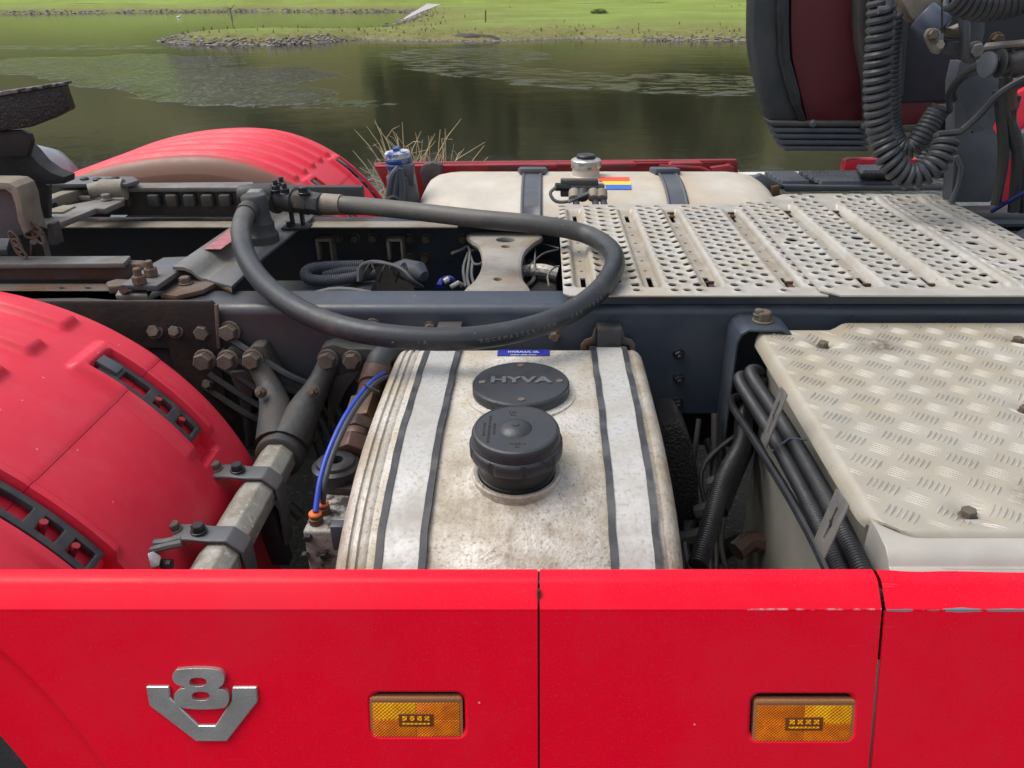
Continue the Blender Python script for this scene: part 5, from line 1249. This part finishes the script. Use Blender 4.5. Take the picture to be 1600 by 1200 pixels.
# lid
LX0, LX1, LY0, LY1 = .445, 1.35, .818, 1.545
bolts_l = [at(1287, 535, z=.97), at(1515, 797, z=.97), at(1592, 528, z=.97), at(1604, 636, z=.97)]
def lid_h(X, Y):
    z = np.zeros_like(X)
    z -= .022*np.clip((LX0+.018-X)/.018, 0, 1)**2.2
    z -= .012*np.clip((LY0+.012-Y)/.012, 0, 1)**2
    for q in bolts_l:
        z -= .016*np.exp(-(((X-q.x)/.026)**2+((Y-q.y)/.026)**2))
    return z
def lidY1(X): return np.where(X < .60, 1.505, 1.505+.04*sst(X, .60, .66))
def lid_keep(X, Y):
    k = Y < lidY1(X); rr = .075; cx2, cy2 = LX0+rr, LY0+rr
    k &= ~((X < cx2) & (Y < cy2) & (np.hypot(X-cx2, Y-cy2) > rr+.004)); rr = .03
    k &= ~((X < LX0+rr) & (Y > 1.505-rr) & (np.hypot(X-LX0-rr, Y-1.505+rr) > rr)); return k
def lid_post(X, Y):
    rr = .075; cx2, cy2 = LX0+rr, LY0+rr; D = np.hypot(X-cx2, Y-cy2); m_ = (X < cx2) & (Y < cy2) & (D > rr-.0005) & (D < rr+.012); k = rr/np.maximum(D, 1e-6)
    X = np.where(m_, cx2+(X-cx2)*k, X); Y = np.where(m_, cy2+(Y-cy2)*k, Y)
    rr = .03; cx3, cy3 = LX0+rr, 1.505-rr; D = np.hypot(X-cx3, Y-cy3); m_ = (X < cx3) & (Y > cy3) & (D > rr-.0005) & (D < rr+.012); k = rr/np.maximum(D, 1e-6)
    X = np.where(m_, cx3+(X-cx3)*k, X); Y = np.where(m_, cy3+(Y-cy3)*k, Y)
    y1 = lidY1(X); Y = np.where((Y > y1-.0005) & (Y < y1+.008) & (X > cx3), y1, Y)
    return X, Y
lid = deck_plate('box_lid', LX0, LX1, LY0, LY1, [], [], lid_h, box, corner=lid_keep, step=.003, post=lid_post, m=TREAD, z=.972)
# raised tread bars
b = MB(); pitch = .052
def bar_at(x, y, ang, ln, wd, hb=.0026):
    ca, sa = math.cos(ang), math.sin(ang); pts = []; hr_ = random.uniform(.65, 1.1)
    prof = ((-1, 0), (-.6, .75), (0, 1), (.6, .75), (1, 0)); vs_ = []
    for t, w_ in prof:
        for s in (-1, 0, 1):
            u = t*ln/2; v = s*w_*wd/2; X_ = x+u*ca-v*sa; Y_ = y+u*sa+v*ca
            if not (LX0 < X_ < LX1 and LY0+.003 < Y_ < LY1-.002): return
            if not bool(lid_keep(np.array(X_-.002), np.array(Y_))): return
            z = .972+float(lid_h(np.array(X_), np.array(Y_)))+(hb*hr_*w_ if s == 0 else -.0008); vs_.append((X_, Y_, z))
    fs = []
    for i in range(4):
        for j in range(2): fs.append((i*3+j, (i+1)*3+j, (i+1)*3+j+1, i*3+j+1))
    b.add(vs_, fs)
for i in range(-1, 13):
    for j in range(-1, 23):
        o_ = j % 2; cx2 = LX0+.014+i*.074+(.037 if o_ else 0); cy2 = LY0+.012+j*.0335
        if cx2 > 1.28: continue
        da, db = R(50), R(-38)
        for k in range(6):
            if o_: e_ = (k-2.5)*.0078; bar_at(cx2+e_*math.cos(db), cy2+e_*math.sin(db), da, .032, .0064, .0034)
            elif k < 5: e_ = (k-2)*.0062; bar_at(cx2+e_*math.cos(da), cy2+e_*math.sin(da), db, .041, .0046, .0018)
tb = part('tread_pattern', b, TREADB, box, recalc=True, ang=70); tb['kind'] = 'stuff'
for q in bolts_l: bolt(lid if False else box, (q.x, q.y, .958), (0, 0, 1), .02, BOLTM, stud=False)
# conduits along the box and the two slotted clips
for k, (dx, dz, r_) in enumerate(((0, 0, .0145), (-.022, -.014, .0135), (.014, -.026, .0135), (-.03, -.045, .010))):
    pts = [(.475+dx, 1.50, .86+dz), (.45+dx, 1.455, .90+dz), (.424+dx, 1.40, .915+dz), (.43+dx, 1.2, .922+dz), (.434+dx, 1.0, .922+dz), (.432+dx, .85, .92+dz), (.432+dx, .765, .905+dz), (.44+dx, .75, .85+dz)]
    corr('corrugated_conduit', pts, r_, box, BPLAST, pitch=.005, seg=12) if k < 3 else part('smooth_cable', MB().tube(cat_([(p[0]-.004, p[1], p[2]-.02*math.sin(i*.9)) for i, p in enumerate(pts)], 6), r_*.8, 9), BPLAST, box)
for (px, py, hh, ww) in ((1297, 818, .085, .045), (1208, 652, .1, .035)):
    c = at(px, py, x=.385); M = Matrix.Translation(c) @ Matrix.Rotation(R(-6), 4, 'X') @ Matrix.Rotation(R(14), 4, 'Y')
    def T3(q): return [M @ Vector((0, u, v)) for u, v in q]
    b = MB(); hl = [(-.003, -hh*.3), (.003, -hh*.3), (.003, -.006), (.006, 0), (.003, .006), (.003, hh*.3), (-.003, hh*.3), (-.003, .006), (-.006, 0), (-.003, -.006)]
    b.prism(T3([(-ww/2, -hh/2), (ww/2, -hh/2), (ww/2, hh/2), (-ww/2, hh/2)]), M.to_3x3() @ Vector((.0025, 0, 0)), [T3(hl)]); part('slotted_clip', b, ZINC, box, bevel=.0004)
b = MB(); b.tube([(.395, 1.13, .905), (.42, 1.125, .935), (.448, 1.12, .935)], .0022, 6); part('cable_tie', b, GPLAST, box)
# sheet bracket between rail and box
b = MB(); q = [at(1172, 492, y=1.50), at(1182, 487, y=1.50), at(1238, 487, y=1.50), at(1262, 508, y=1.50)]
prof = [(.405, .60), (.405, .955), (.412, .975), (.428, .985), (.50, .985), (.52, .975), (.535, .95), (.535, .94), (.515, .965), (.50, .978), (.43, .978), (.417, .968), (.411, .95), (.411, .60)]
b.prism([(x, 1.48, z) for x, z in prof], (0, .092, 0)); sbk = part('box_bracket', b, FRAME, truck, bevel=.003)
bolt(sbk, (.468, 1.525, .985), (0, 0, 1), .034, BOLTM); bolt(sbk, (.458, 1.525, 1.0), (0, 0, 1), .018, BOLTM)
for (px, py) in ((1200, 583), (1192, 602)): bolt(sbk, at(px, py, y=1.5), (-1, 0, 0), .018, BPLAST)
b = MB(); b.box(at(1205, 602, y=1.47), (.05, .03, .022)); part('cable_bracket', b, CAST, sbk, bevel=.003)

# ---- far tank
FT = [(2.44, .45), (2.44, .84), (2.455, .90), (2.49, .945), (2.55, .985), (2.64, 1.01), (2.75, 1.02), (2.88, 1.015), (2.98, .99), (3.06, .93), (3.09, .85), (3.10, .5)]
ftc = cat_([(p[0], p[1], 0) for p in FT], 4); fy0 = 2.77; b = MB(); vs_ = []; stf = [(0, .8), (.004, .86), (.015, .92), (.04, .965), (.08, .99), (.12, 1)]
ftx0, ftx1 = -.43, .80
xsf = [(ftx0+a, s) for a, s in stf]+[(ftx1-a, s) for a, s in reversed(stf)]
n = len(ftc)
for x, s in xsf: vs_ += [(x, fy0+(p.x-fy0)*(1-(1-s)*.5), .7+(p.y-.7)*s) for p in ftc]
b.add(vs_, [(i*n+k, i*n+k+1, (i+1)*n+k+1, (i+1)*n+k) for i in range(len(xsf)-1) for k in range(n-1)]+[tuple(range(n)), tuple(range((len(xsf)-1)*n, len(xsf)*n))])
ft = part('fuel_tank', b, FTANK, truck, ang=50, label='large pale tank on the far side, stained tan')
for px in (832, 1028):
    xc = (px-850)/1200*(2.7) if px < 900 else .445
    xc = -.042 if px < 900 else .445
    vs_ = []; b = MB()
    for p, pn in zip(ftc, ftc[1:]+[ftc[-1]]):
        vs_ += [(xc-.036, p.x, p.y+.006), (xc-.03, p.x, p.y+.011), (xc-.024, p.x, p.y+.006), (xc+.024, p.x, p.y+.006), (xc+.03, p.x, p.y+.011), (xc+.036, p.x, p.y+.006)]
    i0 = next(i for i, p in enumerate(ftc) if p.y > .86)
    b.add([v if v[1] > 2.5 else (v[0], v[1]-.006, v[2]) for v in vs_], [(i*6+k, i*6+k+1, (i+1)*6+k+1, (i+1)*6+k) for i in range(len(ftc)-1) for k in range(5)])
    s_ = part('tank_strap', b, GPLAST, ft, recalc=False)
    b = MB(); b.prism([(xc-.055, 2.88, 1.03), (xc-.045, 2.80, 1.045), (xc+.045, 2.80, 1.045), (xc+.055, 2.88, 1.03), (xc+.05, 2.93, 1.025), (xc-.05, 2.93, 1.025)], (0, 0, -.022)); part('strap_buckle', b, GPLAST, ft, bevel=.006)
# filler neck and chrome cap
M = Matrix.Translation((.15, 2.80, 1.012))
b = MB(); b.lathe([(.085, -.02), (.06, .004), (.05, .012), (.047, .04)], 28, M); part('filler_neck', b, FTANK, ft, recalc=False)
b = MB(); b.lathe([(.05, .035), (.054, .038), (.054, .062), (.05, .066), (.03, .07)], 32, M); part('filler_cap', b, CHROME, ft)
b = MB(); b.lathe([(.034, .066), (.034, .078), (.03, .082), (.005, .082)], 24, M); part('cap_lock', b, BPLAST, ft)
# sticker: red, yellow and blue bands lying on the tank
def on_ft(px, py):
    # intersect view ray with the tank skin
    best = None
    for yy in np.linspace(2.46, 3.0, 400):
        q = at(px, py, y=yy)
        zt = np.interp(yy, [p.x for p in ftc], [p.y for p in ftc])
        if q.z <= zt+.0018: return Vector((q.x, yy, zt+.0018))
    return at(px, py, y=2.7)
for (a, c, m_) in (((935, 277), (983, 283.5), SRED), ((941, 283.5), (985, 289), YEL), ((946, 289), (986, 296), SBLUE)):
    b = MB(); q = [on_ft(a[0], a[1]), on_ft(c[0], a[1]), on_ft(c[0]+1, c[1]), on_ft(a[0]+1, c[1])]; b.prism(q, (0, 0, .001)); part('warning_sticker', b, m_, ft)
# manifold with hoses in front of the tank
mfp = at(905, 297, y=2.47); b = MB(); b.box(mfp+Vector((.01, 0, 0)), (.14, .04, .035)); b.box(mfp+Vector((.0, 0, .025)), (.12, .03, .02)); mf = part('line_manifold', b, CAST, truck, bevel=.003)
for k, px in enumerate((897, 910, 927, 940)):
    q = at(px, 298, y=2.44); b = MB(); b.lathe([(.016, 0), (.018, .004), (.018, .03), (.012, .034)], 12, orient(q, (0, -.6, -.5))); part('line_coupling', b, CAST if k == 1 else TANSTEEL, mf)
    if k != 1: b = MB(); b.tube([q, q+Vector((.012, -.05, -.06)), q+Vector((.03, -.09, -.14))], .011, 10); part('air_line', b, GPLAST, mf)
b = MB(); b.tube([at(868, 292, y=2.45), at(890, 293, y=2.46)], .013, 8); part('line_plug', b, BPLAST, mf)
b = MB(); b.tube(cat_([at(868, 293, y=2.44), at(860, 302, y=2.43), at(868, 314, y=2.42), at(885, 315, y=2.42), at(900, 308, y=2.42), at(918, 303, y=2.42)], 6), .0055, 7); part('cable', b, WIRE, mf)
b = MB(); b.tube(cat_([at(888, 316, y=2.41), at(905, 308, y=2.41), at(920, 302, y=2.41)], 6), .0055, 7); part('cable', b, WIRE, mf)
# ---- far side panel, inner face seen from behind
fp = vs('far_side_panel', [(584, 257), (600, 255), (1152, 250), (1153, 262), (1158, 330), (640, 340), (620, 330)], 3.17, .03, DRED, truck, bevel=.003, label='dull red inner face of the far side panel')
hs_('panel_flange', [(584, 257), (1152, 250), (1152, 253), (588, 260)], at(860, 254, y=3.17).z+.002, .006, DRED, fp, bevel=.001)
for (x0, x1, yA) in ((760, 862, 259), (936, 985, 257), (1055, 1090, 256)):
    vs('panel_stiffener', [(x0-10, yA+3), (x0-6, yA-1), (x1+6, yA-2), (x1+10, yA+2), (x1, yA+5), (x0, yA+6)], 3.12, .05, DRED, fp, bevel=.004)
    vs('panel_recess', [(x0, yA+1.5), (x1, yA+1), (x1-4, yA+4.5), (x0+4, yA+5)], 3.118, .005, DARK, fp, bevel=0)
bolt(fp, at(1138, 262, y=3.165), (0, -1, 0), .03, DRED); bolt(fp, at(1122, 268, y=3.165), (0, -1, 0), .022, DRED)
vs('panel_hinge', [(660, 258), (676, 254), (690, 258), (688, 290), (664, 300), (656, 270)], 3.05, .05, CAST, fp, bevel=.006)
vs('panel_bracket', [(1110, 262), (1140, 258), (1148, 262), (1145, 300), (1125, 290)], 3.13, .03, DRED, fp, bevel=.004)
b = MB(); b.tube([at(1030, 259, y=3.1), at(1095, 262, y=3.1), at(1110, 268, y=3.1)], .006, 7); part('stay_rod', b, DRED, fp)
# ---- blue-capped reservoir neck with grey hoses
nk = at(622, 262, y=2.62)
b = MB(); top_ = at(622, 246, y=2.62); bot_ = at(634, 325, y=2.62); ax_ = (top_-bot_).normalized(); M = orient(top_, ax_)
b.lathe([(.05, -.16), (.05, -.06), (.042, -.05), (.04, -.02)], 22, M); rs = part('reservoir_neck', b, GPLAST, truck, bevel=.003)
b = MB(); b.lathe([(.041, -.035), (.044, -.03), (.044, -.02), (.041, -.017), (.044, -.012), (.044, -.004), (.041, 0)], 26, M); part('filler_collar', b, BLUEC, rs)
b = MB(); b.lathe([(.043, 0), (.043, .016), (.038, .021), (.01, .024)], 26, M); part('filler_cap', b, mat('pale_cap', (.5, .5, .53), .4, dirt=(.04, .08, .25), dscale=30, dlo=.5, dhi=.6), rs)
b = MB(); b.box((0, 0, .028), (.045, .02, .012), M=M); part('cap_grip', b, BLUEC, rs, bevel=.003)
b = MB(); b.box(at(636, 272, y=2.60), (.05, .04, .07)); part('neck_bracket', b, GPLAST, rs, bevel=.004)
for ps in ([(624, 262), (614, 275), (609, 298), (607, 325)], [(624, 262), (620, 285), (617, 305), (614, 328)], [(625, 264), (628, 290), (627, 325)]):
    b = MB(); b.tube(cat_([at(a, c, y=2.56) for a, c in ps], 6), .0125, 10); part('vent_hose', b, GPLAST, rs)
b = MB(); b.tube(cat_([at(606, 312, y=2.53), at(615, 308, y=2.53), at(625, 313, y=2.53)], 4), .007, 7); part('hose_clip', b, DARK, rs)
# ---- entry steps on the far side
def tread(name, pts, z, nx, ny, label=None):
    s = hs_(name, pts, z, .02, BPLAST, truck, bevel=.003, label=label)
    q = [at(a, c, z=z) for a, c in pts]; b = MB()
    for i in range(nx):
        for j in range(ny):
            u, v = (i+.5+(.25 if j % 2 else -.25)*.5)/nx, (j+.5)/ny
            p = q[0].lerp(q[1], u).lerp(q[3].lerp(q[2], u), v); b.lathe([(.014, 0), (.012, .011), (.005, .013)], 6, Matrix.Translation(p))
    t_ = part('tread_nubs', b, GPLAST, s, recalc=False); t_['kind'] = 'stuff'; return s
s1 = tread('entry_step', [(1196, 272), (1238, 271), (1262, 287), (1222, 288)], .975, 8, 8)
s2 = tread('entry_step', [(1248, 271), (1400, 270), (1425, 288), (1283, 288)], .975, 24, 8)
s3 = tread('entry_step', [(1340, 262), (1480, 261), (1490, 270), (1345, 271)], 1.02, 20, 4)
vs('step_frame', [(1222, 289), (1290, 290), (1480, 290), (1480, 298), (1290, 299), (1228, 300)], 2.84, .02, GPLAST, s2, bevel=.004)
vs('step_side', [(1168, 280), (1190, 272), (1222, 289), (1214, 314), (1172, 312)], 2.83, .03, GPLAST, s1, bevel=.006)
vs('step_bracket', [(1206, 292), (1218, 290), (1220, 318), (1204, 318)], 2.81, .02, BRASS, s1)
vs('pale_sill', [(1150, 273), (1500, 268), (1500, 276), (1150, 278)], 3.2, .05, mat('sill_aluminium', (.6, .6, .58), .5), truck)
vs('sill_cover', [(1318, 270), (1322, 252), (1330, 249), (1470, 249), (1470, 272)], 3.10, .05, FRED, truck, bevel=.004, label='red strip standing behind the far steps')
# ---- cab side fin, rear wall and suspension
sk = vs('cab_side_skirt', [(1184, -260), (1178, -60), (1176, 60), (1179, 90), (1192, 150), (1203, 190), (1258, 190), (1250, 140), (1236, 90), (1234, 40), (1238, -260)], 3.08, .12, SKIRT, truck, bevel=.012, label='dark grey curved cab side skirt')
vs('skirt_rib', [(1218, -260), (1214, 30), (1216, 90), (1232, 150), (1250, 192), (1262, 192), (1244, 140), (1230, 90), (1228, 40), (1232, -260)], 3.06, .03, BPLAST, sk, bevel=.006)
vs('maroon_panel', [(1238, -260), (1236, 50), (1238, 90), (1252, 150), (1262, 192), (1352, 192), (1356, 120), (1346, 60), (1345, -260)], 3.09, .06, MAROON, sk, bevel=.004)
vs('skirt_edge', [(1345, -260), (1340, 40), (1344, 80), (1354, 130), (1356, 200), (1366, 200), (1366, 120), (1358, 60), (1360, -260)], 3.03, .08, CAST, sk, bevel=.006)
for k in range(5):
    y0_ = 190+k*9.5; vs('skirt_foot_rib', [(1203+k*5, y0_), (1356, y0_+1), (1358, y0_+8.5), (1206+k*5.2, y0_+8)], 3.05+.004*k, .12, GPLAST if k else CAST, sk, bevel=.005)
for (px, py) in ((1270, 193), (1350, 197)): bolt(sk, at(px, py, y=3.045), (0, -1, 0), .022, GPLAST)
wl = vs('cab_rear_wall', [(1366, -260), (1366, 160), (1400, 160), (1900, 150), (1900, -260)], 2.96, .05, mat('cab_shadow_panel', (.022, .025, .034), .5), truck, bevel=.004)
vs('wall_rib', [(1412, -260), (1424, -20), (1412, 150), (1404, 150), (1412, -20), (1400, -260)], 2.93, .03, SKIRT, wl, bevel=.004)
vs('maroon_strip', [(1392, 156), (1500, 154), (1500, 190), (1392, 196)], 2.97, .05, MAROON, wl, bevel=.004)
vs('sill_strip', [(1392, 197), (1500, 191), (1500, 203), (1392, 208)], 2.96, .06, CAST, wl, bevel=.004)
# upright of the rear cab suspension
up = vs('suspension_upright', [(1492, 130), (1500, 96), (1560, 96), (1572, 140), (1560, 180), (1552, 200), (1560, 214), (1571, 217), (1566, 260), (1560, 300), (1546, 316), (1486, 316), (1492, 240)], 2.32, .06, GPLAST, truck, bevel=.006, holes=[[(a, c) for a, c in circ(1.6, 8, 1519, 207)]])
b = MB(); b.tube([at(1486, 316, y=2.31), at(1497, 290, y=2.31), at(1502, 262, y=2.31), at(1494, 244, y=2.31)], .008, 8); part('upright_bead', b, GPLAST, up)
hs_('upright_base', [(1460, 322), (1700, 318), (1700, 334), (1470, 330)], 1.02, .02, PLATE, up)
tw = vs('suspension_tower', [(1503, -60), (1506, 20), (1512, 55), (1510, 85), (1514, 98), (1522, 102), (1532, 90), (1540, 50), (1545, -60)], 2.2, .05, GPLAST, truck, bevel=.007)
b = MB(); b.tube([at(1503, -20, y=2.19), at(1506, 18, y=2.19), at(1512, 40, y=2.18), at(1511, 70, y=2.18), at(1516, 98, y=2.19)], .008, 8); part('tower_bead', b, GPLAST, tw)
bolt(tw, at(1522, 78, y=2.195), (0, -1, 0), .034, ZINC); bolt(tw, at(1556, 62, y=2.25), (0, -1, 0), .03, BRASS)
vs('lower_arm', [(1480, 64), (1510, 66), (1512, 98), (1498, 90), (1480, 86)], 2.24, .04, GPLAST, tw, bevel=.006)
vs('upper_arm', [(1474, 44), (1490, 44), (1508, 36), (1510, 62), (1480, 60)], 2.26, .04, TANSTEEL, tw, bevel=.006)
vs('lock_body', [(1398, -20), (1440, -20), (1480, -10), (1466, 22), (1452, 30), (1440, 38), (1424, 30)], 2.3, .08, TANSTEEL, tw, bevel=.008)
b = MB(); b.tube([at(1440, 24, y=2.28), at(1470, 50, y=2.25)], .042, 20); part('damper_body', b, mat('damper_paint', (.06, .075, .11), .35), tw, bevel=.005)
lk = vs('lock_link', [(1449, 58), (1454, 46), (1464, 44), (1476, 52), (1475, 72), (1468, 86), (1461, 84), (1452, 66)], 2.2, .03, STEEL, tw, bevel=.005)
bolt(lk, at(1456, 55, y=2.2), (0, -1, .2), .024, BOLTM); bolt(lk, at(1466, 71, y=2.2), (0, -1, .2), .022, TANSTEEL)
b = MB(); b.tube([at(1541, 73, y=2.1), at(1610, 67, y=2.0)], .009, 8); part('release_lever', b, STEEL, tw)
b = MB(); b.tube([at(1472, -10, y=2.18), at(1472, 52, y=2.18)], .0025, 6); part('lock_cable', b, BPLAST, tw)
b = MB(); b.tube([at(1540, 102, y=2.05), at(1550, 101, y=2.05)], .024, 24); b2 = b; gr = part('cable_grommet', b2, GPLAST, truck)
b = MB(); b.tube([at(1548, 100, y=2.07), at(1575, 98, y=2.05), at(1620, 92, y=2.0)], .03, 20, rf=lambda i: (.026, .03, .034)[i]); part('cable_housing', b, BPLAST, gr)
b = MB(); b.lathe([(.024, 0), (.030, .004), (.030, .010), (.026, .012)], 26, orient(at(1546, 101, y=2.03), (-1, -.25, 0))); part('housing_rim', b, GPLAST, gr)
for k in range(3):
    b = MB(); x = 1560+k*14; b.tube([at(x, 99, y=2.04), at(x+4, 99, y=2.04)], .034, 18); part('housing_ring', b, SKIRT, gr, bevel=.003)
# red and grey sheet glimpsed at the right
vs('engine_side_cover', [(1548, 300), (1560, 160), (1640, 120), (1640, 310), (1560, 318)], 2.75, .03, FRED, truck, bevel=.004, label='bright red sheet glimpsed behind the suspension upright')
vs('diagonal_strut', [(1550, 244), (1600, 206), (1640, 180), (1640, 205), (1552, 262)], 2.7, .03, PLATE, truck, bevel=.004)
vs('diagonal_strut', [(1555, 218), (1584, 222), (1590, 240), (1570, 256), (1562, 236)], 2.68, .02, PLATE, truck, bevel=.004)
for k, (ps, r_, m_) in enumerate((([(1572, 120), (1570, 170), (1590, 230), (1584, 330)], .016, BPLAST), ([(1586, 150), (1578, 190), (1596, 260), (1600, 330)], .016, BPLAST), ([(1580, 170), (1577, 140), (1600, 118), (1640, 112)], .02, BROWNF), ([(1560, 140), (1568, 240), (1556, 320)], .014, BPLAST))):
    b = MB(); b.tube(cat_([at(a, c, y=2.15) for a, c in ps], 6), r_, 10); part('coolant_hose', b, m_, truck)
b = MB(); b.tube([at(1550, 330, y=2.2), at(1580, 312, y=2.12), at(1620, 290, y=2.05)], .006, 8); part('air_line', b, DBLUE, truck)
for k in range(6):
    b = MB(); b.tube(cat_([at(1500+k*3, 345+k*4, z=.93), at(1550, 352+k*5, z=.93), at(1620, 345+k*7, z=.93)], 5), .011, 8); part('wiring_loom', b, DARK if k % 2 else RUBBER, truck)
b = MB(); b.box((1.75, 1.95, .83), (.8, .62, .3)); part('engine_block', b, DARK, truck, bevel=.03)
b = MB(); b.tube(cat_([at(1592, 385, z=.98), at(1606, 372, z=.99), at(1630, 370, z=.98)], 5), .03, 12); part('plastic_cover', b, GPLAST, truck)
# ---- coiled air lines
def coil(pts, r, tr, turns, name, m=COILM, label=None, tail0=None, tail1=None, n=14, r_end=None):
    c = cat_(pts, 24); c = resample(c, sum((b_-a_).length for a_, b_ in zip(c, c[1:]))/300); N_ = len(c)
    T = [(c[min(i+1, N_-1)]-c[max(i-1, 0)]).normalized() for i in range(N_)]; nx = T[0].cross(Vector((0, 1, 0))).normalized(); fr = []
    for i in range(N_): nx = (nx-T[i]*nx.dot(T[i])).normalized(); fr.append((nx.copy(), T[i].cross(nx)))
    M_ = turns*n; out_ = []
    for k in range(M_+1):
        f = k/M_*(N_-1); i = min(int(f), N_-2); t = f-i; p = c[i].lerp(c[i+1], t); a = 2*math.pi*k/n; out_.append(p+fr[i][0]*(r*math.cos(a))+fr[i][1]*(r*math.sin(a)))
    if tail0: out_ = tail0+out_
    if tail1: out_ = out_+tail1
    b = MB(); b.tube(out_, tr, 8); return part(name, b, m, truck, recalc=False, label=label)
Yc = 2.15
coil([at(1376, -60, y=Yc), at(1377, 20, y=Yc), at(1372, 100, y=Yc), at(1371, 160, y=Yc), at(1376, 210, y=Yc), at(1392, 252, y=Yc-.02), at(1420, 276, y=Yc-.03), at(1448, 268, y=Yc-.03), at(1468, 246, y=Yc-.02), at(1480, 215, y=Yc)], .027, .0098, 35, 'coiled_air_line', label='thick grey coiled air line hanging in front, nearest the camera', tail1=cat_([at(1480, 212, y=Yc), at(1500, 206, y=Yc), at(1530, 180, y=Yc-.02), at(1560, 148, y=Yc-.04), at(1600, 124, y=Yc-.06), at(1640, 112, y=Yc-.08)], 6)[6:])
coil([at(1392, 26, y=2.32), at(1391, 90, y=2.32), at(1390, 150, y=2.32), at(1392, 200, y=2.32), at(1404, 228, y=2.30), at(1424, 232, y=2.29), at(1442, 210, y=2.29), at(1460, 182, y=2.3), at(1468, 170, y=2.3)], .023, .0085, 42, 'coiled_air_line', tail1=cat_([at(1475, 176, y=2.3), at(1484, 172, y=2.28), at(1482, 150, y=2.26), at(1492, 130, y=2.2), at(1515, 108, y=2.12), at(1545, 96, y=2.05)], 6)[4:])
coil([at(1446, 250, y=2.42), at(1452, 228, y=2.42), at(1460, 205, y=2.42), at(1472, 180, y=2.42), at(1476, 168, y=2.42)], .024, .008, 14, 'coiled_air_line', tail1=cat_([at(1486, 176, y=2.4), at(1492, 160, y=2.34), at(1490, 140, y=2.28), at(1510, 118, y=2.15), at(1545, 106, y=2.06)], 6)[4:])
coil([at(1490, -12, y=2.05), at(1520, 2, y=2.05), at(1560, 4, y=2.05), at(1600, -8, y=2.05)], .034, .009, 12, 'coiled_air_line')
b = MB(); b.tube(cat_([at(1372, 16, y=Yc-.06), at(1388, 12, y=Yc-.06), at(1390, -10, y=Yc-.06), at(1395, -40, y=Yc-.06)], 6), .009, 8); part('air_line', b, GPLAST, truck)
for o in list(sc.objects):
    if o.type == 'MESH' and o.data.materials and len(o.data.materials) == 0: print('nomat', o.name)
# belly pan line: keeps the well dark as the axle, tanks and engine do on the real chassis

# ---- lines and looms crowding the chassis well and the gap beside the tank
rr_ = random.Random(11)
for k in range(7):
    y0 = 1.72+.03*k; z0 = .84+rr_.uniform(-.02, .05); b = MB()
    b.tube(cat_([(-.72, y0, z0-.03), (-.55, y0+.02, z0+rr_.uniform(0, .04)), (-.38, y0+rr_.uniform(-.04, .04), z0+.02), (-.2, y0+.05, z0-.02), (0, y0+.04, z0-.06)], 6), rr_.choice((.006, .008, .011)), 7); part('brake_hose', b, rr_.choice((DARK, RUBBER, WIRE)), truck)
for k in range(5):
    x0 = .02+.02*k; b = MB(); b.tube(cat_([(-.12+.02*k, 2.2, .9), (-.15+.03*k, 2.05, .93-.01*k), (-.16+.015*k, 1.9, .88), (-.13+.02*k, 1.75, .84)], 6), .006, 7); part('brake_hose', b, rr_.choice((DARK, WIRE)), truck)
for k in range(6):
    b = MB(); x0 = .27+.026*k; q_ = [rr_.uniform(-.035, .035) for _ in range(6)]
    b.tube(cat_([(x0+.07+q_[0], 1.5, .74+q_[1]), (x0+.03+q_[2], 1.42, .66+q_[3]), (x0+q_[4], 1.3, .56), (x0+q_[5], 1.1, .46), (x0-.02, .9, .4)], 6), rr_.choice((.006, .009, .014)), 8); part('wiring_loom', b, rr_.choice((DARK, DARK, BPLAST)), truck)
for k in range(4):
    b = MB(); b.tube([(.36-.03*k, 1.38-.03*k, .66-.05*k)]*1+[(.40-.03*k, 1.37-.03*k, .68-.05*k)], .02, 8); part('hose_clip', b, CAST, truck)
for k in range(5):
    b = MB(); x0 = -.70-.02*k; b.tube(cat_([(x0, 1.56, .93-.03*k), (x0+.12, 1.53, .86-.03*k), (x0+.22, 1.54, .78-.02*k), (x0+.26, 1.5, .62)], 6), .008, 7); part('brake_hose', b, rr_.choice((DARK, RUBBER)), truck)
